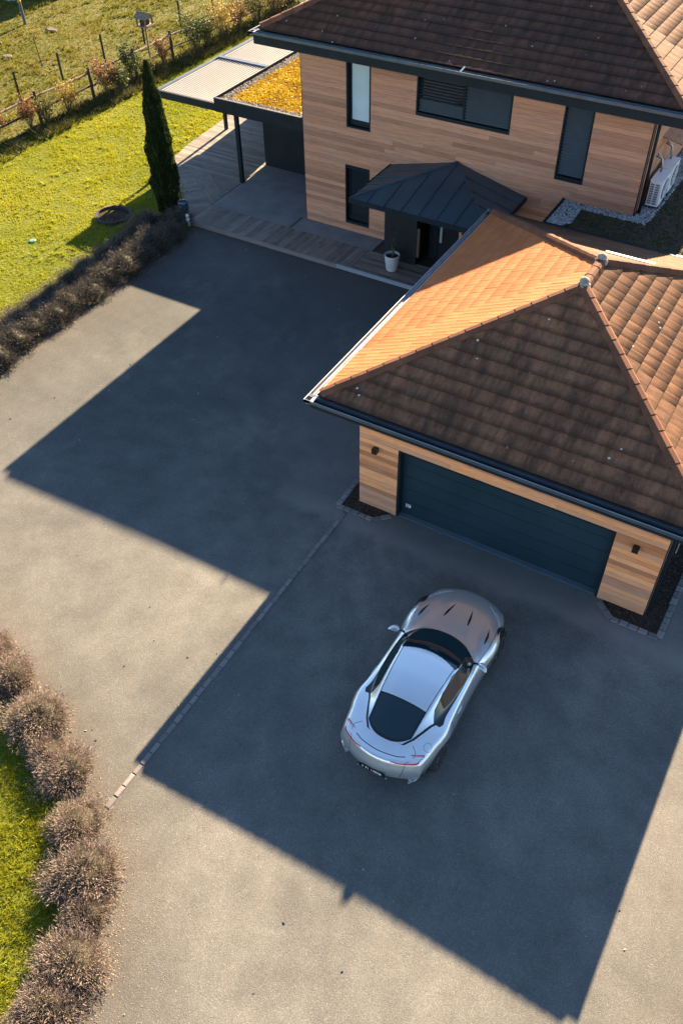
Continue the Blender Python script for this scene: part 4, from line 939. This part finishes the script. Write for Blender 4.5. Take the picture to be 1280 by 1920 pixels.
# number plate with its characters (unreadable strokes in the photo are set as a plain registration)
pm = MB().box(-2.318, -2.300, -.27, .27, .475, .585); pm.v = [tuple(v) for v in c2w(pm.v)]; plate = pm.build('number_plate', TRIM, car)
ch = MB(); ch.box(-2.303, -2.285, -.30, .30, .425, .438); ch.v = [tuple(v) for v in c2w(ch.v)]; ch.build('plate_strip', CHROME, plate)
cu = bpy.data.curves.new('plate_text', 'FONT'); cu.body = 'F 91 12E08'; cu.size = .088; cu.align_x = 'CENTER'; cu.align_y = 'CENTER'; cu.extrude = .001
tc = bpy.data.objects.new('plate_text_source', cu); COL.objects.link(tc); bpy.context.view_layer.update()
tme = bpy.data.meshes.new_from_object(tc.evaluated_get(bpy.context.evaluated_depsgraph_get())); bpy.data.objects.remove(tc); bpy.data.curves.remove(cu)
tme.materials.clear(); tme.materials.append(WHITE); to = bpy.data.objects.new('plate_text', tme); COL.objects.link(to); to.parent = plate
to.matrix_local = CM @ Matrix(((0,0,-1,-2.3195), (-1,0,0,0), (0,1,0,.53), (0,0,0,1)))
for ax in (FA, RA):
    for sgn in (1, -1):
        yc = sgn*.832; R0 = .345 if ax == FA else .35
        w_ = MB().lathe([(R0-.07,-.125), (R0-.02,-.13), (R0,-.10), (R0,.10), (R0-.02,.126), (R0-.07,.122)], (ax, yc, R0), 40, 'y'); w_.v = [tuple(v) for v in c2w(w_.v)]; wh = w_.build('tyre', TYRE, None, True)
        whl = bpy.data.objects.new('wheel', None); COL.objects.link(whl); whl.location = c2w([(ax, yc, R0)])[0]; whl.parent = car; whl.matrix_parent_inverse = Matrix.Translation(-car.location)
        wh.parent = whl; wh.matrix_parent_inverse = Matrix.Translation(-whl.location)
        o_ = sgn
        rm = MB().lathe([(R0-.09,-.03*o_), (R0-.068,.125*o_), (R0-.09,.115*o_), (R0-.105,.0)], (ax, yc, R0), 40, 'y')
        for k in range(10):
            a = 2*math.pi*(k//2)/5+(.13 if k % 2 else -.13); rm.bar((ax+.05*math.cos(a), yc+.095*o_, R0+.05*math.sin(a)), (ax+(R0-.085)*math.cos(a*1.0), yc+.115*o_, R0+(R0-.085)*math.sin(a)), .03, .03, (0,1,0))
        rm.lathe([(.06,.05*o_), (.055,.095*o_), (.0,.10*o_)], (ax, yc, R0), 14, 'y'); rm.v = [tuple(v) for v in c2w(rm.v)]; rm.build('rim', RIM, whl)
        dk = MB().lathe([(.17,.0), (.17,.02*o_), (.0,.02*o_)], (ax, yc, R0), 24, 'y'); dk.v = [tuple(v) for v in c2w(dk.v)]; dk.build('brake_disc', CHROME, whl)
        # inner arch liner
        ln = MB()
        for k in range(17):
            a = math.pi*(-.08+1.16*k/16); cx_, cz_2 = ax+.40*math.cos(a), WZ+.40*math.sin(a)
            ln.v += [(cx_, sgn*.62, cz_2), (cx_, sgn*.87, cz_2)]
        for k in range(16): ln.f.append((2*k, 2*k+1, 2*k+3, 2*k+2))
        ln.v = [tuple(v) for v in c2w(ln.v)]; ln.build('arch_liner', BLACK, car)
# door mirrors
for sgn in (1, -1):
    m = MB(); n = 9; k = 14
    for i in range(n):
        t = i/(n-1); s_ = math.sin(math.pi*(.06+.90*t)); yy = sgn*(.80+.06+.20*t)
        for j in range(k):
            a = 2*math.pi*j/k; cx_ = .43-.10*t*t+.085*s_**.7*math.cos(a); m.v.append((max(cx_, .395-.10*t*t), yy, .985+.02*t+.062*s_**.7*math.sin(a)))
    for i in range(n-1):
        for j in range(k): m.f.append((i*k+j, i*k+(j+1) % k, (i+1)*k+(j+1) % k, (i+1)*k+j))
    m.f += [tuple(range(k)), tuple((n-1)*k+j for j in range(k))]
    m.v = [tuple(v) for v in c2w(m.v)]; mo = m.build('mirror', PAINT, car, True)
    g = MB().quad((.388, sgn*.885, .94), (.388-.03, sgn*1.0, .945), (.388-.04, sgn*1.01, 1.03), (.388, sgn*.89, 1.03)).quad((.386, sgn*.89, 1.03), (.346, sgn*1.01, 1.03), (.356, sgn*1.0, .945), (.386, sgn*.885, .94)); g.v = [tuple(v) for v in c2w(g.v)]; g.build('mirror_glass', LAMPG, mo)
    st_ = MB().tube([(.47, sgn*.76, .91), (.46, sgn*.82, .945), (.44, sgn*.88, .965)], [.022, .02, .022], 8); st_.v = [tuple(v) for v in c2w(st_.v)]; st_.build('mirror_stalk', TRIM, mo, True)
    wp = ribbon('wiper', [(.80, .10*sgn-.05), (.70, .40*sgn-.05)], XY, TOPOK, .014, TRIM, wsn, .01, 8)
rv = MB().prism([(.16,-.09), (.20,-.09), (.20,.09), (.16,.09)], 1.19, 1.215); rv.v = [tuple(v) for v in c2w(rv.v)]; rv.build('rain_sensor', TRIM, wsn)

# ================================================================== PLANTS
def lavender_mesh(seed, R_, H, n, mat=None):
    R = np.random.default_rng(seed); a = R.random(n)*6.283; el = np.arccos(1-R.random(n)*.93); el = np.minimum(el, 1.47)
    lump = .62+.62*vnoise(a*1.3, el*2.6, 1.5, seed)
    d = np.c_[np.cos(a)*np.sin(el), np.sin(a)*np.sin(el), np.cos(el)]
    L = lump*(.72+.36*R.random(n)); tip = d*np.c_[R_*L, R_*L, H*L]; tip += R.normal(size=(n, 3))*.045; tip[:, 2] = np.maximum(tip[:, 2], .03)
    base = tip*(.18+.2*R.random((n, 1))); base[:, 2] = np.maximum(base[:, 2]*.6, .0)
    v1 = np.clip(.12+.22*R.random(n)+.1*lump, 0, 1); parts = [tri_blades(base, tip, .008, v1, R=R)]
    # flower spikes at the stem ends
    sd = tip-base; sd /= np.linalg.norm(sd, axis=1)[:, None]; sd = sd+R.normal(size=(n, 3))*.38; sd /= np.linalg.norm(sd, axis=1)[:, None]
    for q in range(2):
        c = tip+sd*(.015+.03*q); v_, f_, a_ = leaf_quads(c, sd, .055*(.6+.8*R.random(n)), .009*(.6+.8*R.random(n)), np.clip(.62+.3*R.normal(size=n)*.7, 0, 1), R=R)
        parts.append((v_, np.concatenate([f_[:, [0, 1, 2]], f_[:, [0, 2, 3]]]), a_))
    # dense heart of the bush: added light-blocking core, inner shade in its dark colour
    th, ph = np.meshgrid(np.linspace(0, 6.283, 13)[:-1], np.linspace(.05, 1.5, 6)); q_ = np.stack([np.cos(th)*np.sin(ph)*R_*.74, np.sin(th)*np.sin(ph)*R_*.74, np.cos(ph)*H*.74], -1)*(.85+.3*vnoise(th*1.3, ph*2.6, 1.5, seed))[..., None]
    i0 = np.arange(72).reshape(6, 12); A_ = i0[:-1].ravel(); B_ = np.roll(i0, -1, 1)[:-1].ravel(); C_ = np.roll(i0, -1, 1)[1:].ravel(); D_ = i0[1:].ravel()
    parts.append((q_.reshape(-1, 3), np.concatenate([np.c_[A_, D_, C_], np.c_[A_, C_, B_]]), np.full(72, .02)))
    # grey-green basal leaves
    m = n//2; a = R.random(m)*6.283; rr = np.sqrt(R.random(m))*R_*.8; c = np.c_[np.cos(a)*rr, np.sin(a)*rr, .06+H*.45*R.random(m)*(1-(rr/R_)**2)]
    dd = np.c_[np.cos(a)*.6, np.sin(a)*.6, .8*np.ones(m)]; v_, f_, a_ = leaf_quads(c, dd, .09, .014, np.clip(.1+.25*R.random(m), 0, 1), R=R); parts.append((v_, np.concatenate([f_[:, [0, 1, 2]], f_[:, [0, 2, 3]]]), a_))
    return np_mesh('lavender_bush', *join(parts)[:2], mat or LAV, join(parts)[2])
LAVH = leaf_mat('lavender_hedge_shaded', [(0, (.018, .020, .010)), (.3, (.05, .048, .030)), (.55, (.085, .076, .060)), (.8, (.13, .112, .095)), (1, (.20, .172, .15))], .15)  # darker lavender copy: the hedge's shade is put into its colour
LM = [lavender_mesh(20+i, .56, .54, 4600) for i in range(4)]
near = [(x, y, s*.97) for x, y, s in [(-6.6,-7.35,.95), (-5.55,-7.75,.95), (-4.62,-8.05,1.0), (-3.45,-8.5,1.25), (-2.75,-8.95,.8), (-2.2,-9.05,1.05), (-1.3,-9.75,1.0), (-.62,-10.35,1.15), (-.12,-10.85,.8), (.22,-11.55,1.12), (.36,-12.2,1.0), (.45,-12.9,1.0)]]
place = ['growing past the left edge of the lawn island', 'at the left end of the row, half out of frame', 'at the upper end of the row beside the lawn', 'widest mound in the upper half of the row', 'small clump between the widest mound and the long-stemmed one', 'long-stemmed clump by the end of the sett strip', 'clump just below the end of the sett strip', 'rounded mound in the middle of the lower half', 'small dark clump under the rounded middle mound', 'big mound near the bottom of the row', 'shaded clump at the bottom corner of the photo', 'last clump below the bottom mound']
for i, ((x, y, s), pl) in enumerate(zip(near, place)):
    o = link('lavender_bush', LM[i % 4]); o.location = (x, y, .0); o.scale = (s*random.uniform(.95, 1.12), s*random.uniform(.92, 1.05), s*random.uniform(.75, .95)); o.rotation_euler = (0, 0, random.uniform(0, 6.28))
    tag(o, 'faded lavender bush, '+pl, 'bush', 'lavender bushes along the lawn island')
HM = [lavender_mesh(60+i, .66, .70, 4600, LAVH) for i in range(3)]
k = 0
ORD = ['first', 'second', 'third', 'fourth', 'fifth', 'sixth', 'seventh', 'eighth', 'ninth', 'tenth', 'eleventh', 'twelfth', 'thirteenth', 'fourteenth', 'fifteenth', 'sixteenth', 'seventeenth']
for row, (xx, ys) in enumerate(((-13.1, np.arange(8.7, -4, -.82)), (-13.95, np.arange(8.3, -4, -.86)))):
    for q_, y in enumerate(ys):
        o = link('lavender_bush', HM[k % 3]); k += 1
        o.location = (xx+random.uniform(-.12, .12)-(.3 if y > 8 else 0), y+random.uniform(-.1, .1), 0); s = random.uniform(.88, 1.08)*(1 if row == 0 else .86); o.scale = (s, s, s*random.uniform(.8, 1.0)); o.rotation_euler = (0, 0, random.uniform(0, 6.28))
        tag(o, ORD[q_]+' lavender bush from the cypress in the '+('driveway side' if row == 0 else 'lawn side')+' row of the long hedge', 'bush', 'lavender hedge along the upper lawn' )
# cypress
def cypress_mesh(H, R_, n):
    R = np.random.default_rng(5); z = (R.random(n)**.85)*H; t = z/H; prof = R_*np.clip(np.minimum(1.15*(1-t)**.55, .74+.7*t), 0, 1)*(1-.06*np.sin(t*23))
    a = R.random(n)*6.283; lump = .78+.40*vnoise(a*2.2, z*2.6, 1.3, 4); rr = prof*lump*(.78+.30*R.random(n)**1.5)
    c = np.c_[np.cos(a)*rr, np.sin(a)*rr, z]; d = np.c_[np.cos(a)*.32, np.sin(a)*.32, np.ones(n)]+R.normal(size=(n, 3))*.14; d /= np.linalg.norm(d, axis=1)[:, None]
    return leaf_quads(c, d, .14*(.6+.8*R.random(n)), .030*(.6+.8*R.random(n)), np.clip(.45+.25*R.normal(size=n)+.1*t, 0, 1), R=R)
cy = thing('cypress_tree', (-14.2, 9.35, 0), 'tall narrow dark green cypress tree at the corner of lawn and terrace', 'tree')
V, F, A = cypress_mesh(5.05, .50, 36000); V = V+np.array([-14.2, 9.35, .1]); link('crown', np_mesh('crown', V, F, CYP, A), None, cy)
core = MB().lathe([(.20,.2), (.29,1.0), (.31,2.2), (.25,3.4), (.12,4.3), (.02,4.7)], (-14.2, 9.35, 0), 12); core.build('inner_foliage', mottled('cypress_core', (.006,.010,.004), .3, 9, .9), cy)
MB().tube([(-14.2, 9.35, -.02), (-14.2, 9.35, 1.2)], [.13, .09], 9).build('trunk', BARK, cy)
# shrubs along the field fence
def shrub(loc, H, R_, n, cols, label, lf=.085, seed=0, twigs=26):
    R = np.random.default_rng(seed); t = thing('shrub', loc, label, 'shrub', 'shrubs along the field fence'); ox = np.array(loc)
    m = MB(); tips = []
    for i in range(twigs):
        a = R.random()*6.283; rr = R_*np.sqrt(R.random()); h = H*(.55+.5*R.random()); p2 = (rr*math.cos(a), rr*math.sin(a), h); p1 = (p2[0]*.45+R.normal()*.04, p2[1]*.45+R.normal()*.04, h*.55)
        m.tube([tuple(ox), tuple(ox+p1), tuple(ox+p2)], [.012, .008, .004], 4, False); tips.append((p1, p2))
    m.build('stems', BARK, t)
    i = R.integers(0, twigs, n); P1 = np.array([a for a, b in tips])[i]; P2 = np.array([b for a, b in tips])[i]; k = R.random((n, 1))**.8
    c = P1*(1-k)*1.0+P2*k+R.normal(size=(n, 3))*np.array([.11, .11, .09])*R_/.6; c[:, 2] = np.maximum(c[:, 2], .05)
    d = R.normal(size=(n, 3))+np.array([0, 0, .4]); d /= np.linalg.norm(d, axis=1)[:, None]
    V_, F_, A_ = leaf_quads(c+ox, d, lf*(.6+.8*R.random(n)), lf*.62*(.6+.8*R.random(n)), np.clip(R.random(n)*.75+.25*(c[:, 2]/H), 0, 1), R=R)
    link('foliage', np_mesh('foliage', V_, F_, cols, A_), None, t); return t
L_RUST = leaf_mat('rust_leaves', [(0, (.04, .03, .013)), (.4, (.13, .055, .02)), (1, (.25, .12, .055))], .35)
L_YEL = leaf_mat('yellow_leaves', [(0, (.09, .07, .016)), (.5, (.24, .17, .035)), (1, (.36, .27, .075))], .4)
L_GRN = leaf_mat('green_leaves', [(0, (.01, .02, .006)), (.6, (.03, .055, .013)), (1, (.085, .10, .025))], .3)
L_OLV = leaf_mat('olive_leaves', [(0, (.025, .03, .01)), (.6, (.08, .08, .02)), (1, (.17, .14, .042))], .35)
sh = [(-24.3,10.9,1.3,.55,900,L_RUST,'rust red shrub at the left edge of the fence'), (-23.75,12.25,1.35,.5,800,L_RUST,'thin shrub with rust leaves beside a leaning green one'), (-23.5,12.95,1.2,.5,800,L_OLV,'olive green shrub right of the thin rust shrub'),
 (-23.6,14.35,1.35,.5,900,L_YEL,'pale yellow shrub in front of the rail fence'), (-23.15,16.4,1.75,.6,1000,L_RUST,'tall shrub with rust and cream leaves by the fence post'), (-22.95,17.0,1.3,.55,900,L_GRN,'low dark green shrub under the rust one'),
 (-23.3,18.2,1.7,.55,1100,L_GRN,'upright dark green shrub left of the bird house'), (-23.2,19.15,.9,.45,700,L_OLV,'low olive shrub at the foot of the bird house post'), (-23.35,20.6,1.35,.4,600,L_RUST,'thin orange shrub right of the bird house'),
 (-22.9,22.6,1.9,.8,1700,L_GRN,'large dark green shrub left of the bright yellow one'), (-23.0,23.6,1.5,.6,1100,L_OLV,'olive shrub between the large green and bright yellow shrubs'), (-22.95,24.7,2.0,.8,1500,L_YEL,'large bright yellow shrub by the fence'),
 (-23.0,26.2,1.5,.5,700,L_RUST,'thin brown shrub right of the bright yellow shrub'), (-22.8,27.6,1.8,.7,1200,L_OLV,'olive shrub near the corner of the house roof'), (-22.8,29.2,1.9,.8,1300,L_RUST,'brown shrub at the far end of the fence'), (-22.9,31.0,2.0,.8,1200,L_YEL,'yellow green shrub farthest along the fence')]
for i, (x, y, H, R_, n, mt, lb) in enumerate(sh): shrub((x, y, 0), H, R_, n, mt, lb, .085, 100+i, int(18+R_*18))
V, F, A = join([grass([(-23.9,8), (-22.5,8), (-22.2,32), (-23.7,32)], 60, .3, .03, 5, 0, 1.4, 11, .8)])
tag(link('fence_undergrowth', np_mesh('fence_undergrowth', V, F, leaf_mat('undergrowth', [(0, (.015, .02, .007)), (.5, (.035, .042, .012)), (1, (.11, .09, .035))], .3), A)), kind='stuff')

tk = thing('terrace_thicket', (-12, 21.5, 0), 'dense evergreen thicket behind the far end of the terrace', 'hedge')
R_ = np.random.default_rng(44); n_ = 5200; c_ = np.c_[-13.9+4.6*R_.random(n_), 20.6+1.3*R_.random(n_), .05+3.0*R_.random(n_)]; kk_ = vnoise(c_[:, 0]*1.0, c_[:, 2]*1.6, 1.1, 6) > .30; c_ = c_[kk_]; d_ = R_.normal(size=c_.shape); d_ /= np.linalg.norm(d_, axis=1)[:, None]
V, F, A = leaf_quads(c_, d_, .30, .2, R_.random(len(c_)), R=R_); link('foliage', np_mesh('foliage', V, F, L_GRN, A), None, tk)
for q_ in range(6): MB().tube([(-13.6+.8*q_, 21.2, -.05), (-13.5+.8*q_, 21.25, 2.4)], [.05, .02], 6).build('trunk', BARK, tk)

# ================================================================== FENCES, POSTS, SMALL THINGS
fe = thing('rail_fence', (-23.6, 20, 0), 'weathered timber post and rail fence between lawn and field', 'fence')
fp = [(-24.1, 7.2), (-24.05, 10.0), (-23.95, 13.0), (-23.75, 16.1), (-23.62, 18.9), (-23.6, 21.6), (-23.3, 25.6), (-23.2, 28.4), (-23.0, 31.4), (-22.8, 34.5)]
for (x, y) in fp:
    m = MB().tube([(x, y, -.1), (x+random.uniform(-.02,.02), y, .6), (x+random.uniform(-.03,.03), y, 1.32)], [.075, .07, .065], 8); m.build('post', FENCED, fe)
for (a, b) in zip(fp[:-1], fp[1:]):
    for z, mt in ((1.08, FENCE), (.55, FENCED)):
        MB().tube([(a[0]-.06, a[1]-.1, z+random.uniform(-.04,.04)), ((a[0]+b[0])/2-.06, (a[1]+b[1])/2, z-.02), (b[0]-.06, b[1]+.1, z+random.uniform(-.04,.04))], .045, 6).build('rail', mt, fe)
wf = thing('wire_fence', (-26.1, 20, 0), 'thin wire fence on black metal stakes in the field', 'fence')
for y in (11.5, 14.3, 16.96, 19.8, 22.7, 25.57, 28.3, 31):
    x = -26.45+.022*(y-14); MB().bar((x, y, -.05), (x-.03, y, 1.25), .07, .07).build('stake', BLACK, wf)
for z in (.55, 1.0): MB().tube([(-26.5, 11.5, z), (-26.3, 21, z-.03), (-26.05, 31, z)], .004, 4).build('wire', FENCED, wf)
bf = thing('bird_house', (-23.5, 19.87, 0), 'timber bird house on a tall pole by the fence', 'bird house')
bx, by = -23.5, 19.87
MB().tube([(bx, by, -.05), (bx, by, 2.0)], .045, 8).build('pole', FENCE, bf)
MB().box(bx-.32, bx+.32, by-.32, by+.32, 2.0, 2.05).build('platform', FENCE, bf)
for a in (-1, 1):
    for b in (-1, 1): MB().box(bx+a*.24-.03, bx+a*.24+.03, by+b*.24-.03, by+b*.24+.03, 2.051, 2.36).build('corner_post', FENCE, bf)
MB().box(bx-.15, bx+.15, by-.15, by+.15, 2.051, 2.3).build('box', FENCED, bf)
MB().quad((bx-.36, by-.36, 2.36), (bx+.36, by-.36, 2.36), (bx+.36, by, 2.56), (bx-.36, by, 2.56)).quad((bx-.36, by, 2.56), (bx+.36, by, 2.56), (bx+.36, by+.36, 2.36), (bx-.36, by+.36, 2.36)).quad((bx-.36,by-.36,2.36),(bx-.36,by,2.56),(bx-.36,by+.36,2.36)).quad((bx+.36,by+.36,2.36),(bx+.36,by,2.56),(bx+.36,by-.36,2.36)).build('roof', FENCE, bf)
mp = thing('marker_post', (-33.8, 22.06, 0), 'grey marker post with yellow cap standing in the field', 'post')
MB().tube([(-33.8, 22.06, -.05), (-33.83, 22.04, 1.05)], .085, 10).build('shaft', mottled('galvanised', (.07, .08, .085), .2, 8, .6), mp); MB().lathe([(.095,1.04), (.095,1.14), (.05,1.18), (0,1.185)], (-33.83, 22.04, 0), 10).build('cap', mottled('cap_yellow', (.34, .2, .03), .1, 8, .5), mp)
STONE = mottled('field_stone', (.06, .058, .055), .3, 6, .9)
sp = tag(MB().tube([(-28.6, 17.9, -.05), (-28.68, 17.85, 1.35)], [.03, .022], 6).build('field_stake', FENCED), 'thin wooden stake standing alone in the field', 'stake')
for (x, y, s, lb) in ((-31.8, 21.9, .42, 'flat grey stone lying in the field grass beyond the stake'), (-31.0, 18.0, .34, 'smaller flat grey stone lying in the field near the stake'), (-32.9, 19.2, .3, 'pale rubble stone at the left edge of the field')):
    m = MB(); n = 9; rs = [s*random.uniform(.7, 1.1) for _ in range(n)]
    for z, k_ in ((-.02, 1.), (.06, .95), (.10, .7)):
        for j in range(n): m.v.append((x+rs[j]*k_*math.cos(j*6.283/n), y+rs[j]*k_*.7*math.sin(j*6.283/n), z))
    for i in range(2):
        for j in range(n): m.f.append((i*n+j, i*n+(j+1) % n, (i+1)*n+(j+1) % n, (i+1)*n+j))
    m.f.append(tuple(2*n+j for j in range(n))); tag(m.build('flat_stone', STONE), lb, 'stone')
# neighbouring shed whose shade falls across the far corner of the field
sd_ = thing('shed', (-41, 28, 0), 'pale grey shed at the far corner of the field', 'shed')
MB().box(-46, -37.2, 24.5, 26.2, -.05, 2.6).box(-46, -35.7, 26.201, 32, -.05, 2.6).build('wall', mottled('shed_wall', (.42, .44, .46), .08, 2, .7), sd_); MB().box(-46.3, -37.0, 24.3, 26.0, 2.601, 2.75).box(-46.3, -35.55, 26.01, 32.3, 2.601, 2.75).build('roof', ANTH, sd_)
# ring of turf edging on the lawn and a valve cover
tr = thing('planting_ring', (-15.77, 8.11, 0), 'round timber edged flower bed on the lawn beside the cypress', 'flower bed')
m = MB(); n = 26
for rr, z in ((.66,-.02), (.66,.13), (.58,.14), (.57,.03)):
    for j in range(n): m.v.append((-15.77+rr*math.cos(j*6.283/n), 8.11+rr*math.sin(j*6.283/n), z))
for i in range(3):
    for j in range(n): m.f.append((i*n+j, i*n+(j+1) % n, (i+1)*n+(j+1) % n, (i+1)*n+j))
m.build('edging', FENCED, tr); MB().prism([(-15.77+.6*math.cos(j*6.283/n), 8.11+.6*math.sin(j*6.283/n)) for j in range(n)], -.01, .05).build('soil', SOIL, tr)
tag(MB().lathe([(.13,-.02), (.13,.03), (.10,.045), (0,.05)], (-17.1, 5.4, 0), 16).build('valve_cover', mottled('valve_green', (.07, .20, .16), .1, 9, .6)), 'small round pale green valve cover set in the lawn', 'cover')
# pots
pp = thing('plant_pot', (-5.27, 9.62, .15), 'white conical plant pot with a thin shrub beside the entrance', 'plant pot'); px, py, pz = -5.27, 9.62, .152
MB().lathe([(.17,0), (.185,.03), (.25,.50), (.255,.53), (.225,.535), (.215,.46), (.0,.455)], (px, py, pz), 20).build('pot', mottled('pot_white', (.42, .42, .41), .1, 4, .6), pp, True); MB().lathe([(.215,.46), (.0,.475)], (px, py, pz), 16).build('soil', SOIL, pp)
m = MB(); R = np.random.default_rng(3)
tips = []
for i in range(7):
    a = R.random()*6.283; q = (px+.16*math.cos(a)*R.random(), py+.16*math.sin(a)*R.random(), pz+.8+.5*R.random()); m.tube([(px+.04*math.cos(a), py+.04*math.sin(a), pz+.45), ((px+q[0])/2, (py+q[1])/2, pz+.8), q], [.01, .008, .004], 5); tips.append(q)
m.build('stems', BARK, pp); tips = np.array(tips); i = R.integers(0, 7, 90); c = tips[i]+R.normal(size=(90, 3))*np.array([.06, .06, .16])-np.array([0, 0, .15]); d = R.normal(size=(90, 3)); d /= np.linalg.norm(d, axis=1)[:, None]
link('leaves', np_mesh('leaves', *leaf_quads(c, d, .07, .04, R.random(90), R=R)[:2], L_GRN, np.repeat(R.random(90), 4)), None, pp)
bp = thing('blue_pot', (-13.5, 9.3, .15), 'dark blue glazed pot with reddish twigs beside the cypress', 'plant pot')
MB().lathe([(.12,0), (.17,.08), (.20,.28), (.17,.42), (.185,.46), (.15,.46), (.14,.40), (0,.40)], (-13.5, 9.32, .152), 18).build('pot', mottled('blue_glaze', (.02, .07, .11), .2, 5, .2), bp, True)
V, F, A = leaf_quads(np.array([-13.5, 9.32, .9])+R.normal(size=(60, 3))*np.array([.10, .10, .18]), np.tile([0, 0, 1.], (60, 1))+R.normal(size=(60, 3))*.4, .09, .03, R.random(60), R=R); link('leaves', np_mesh('leaves', V, F, L_RUST, A), None, bp)
fg = thing('garden_figure', (-13.02, 8.9, 0), 'small white stone figure of stacked balls at the deck corner', 'ornament')
for z, rr in ((.10, .10), (.26, .085), (.40, .07)): MB().lathe([(0, z-rr), (rr*.7, z-rr*.7), (rr, z), (rr*.7, z+rr*.7), (0, z+rr)], (-13.0, 8.88, 0), 12).build('stone', WHITE, fg, True)
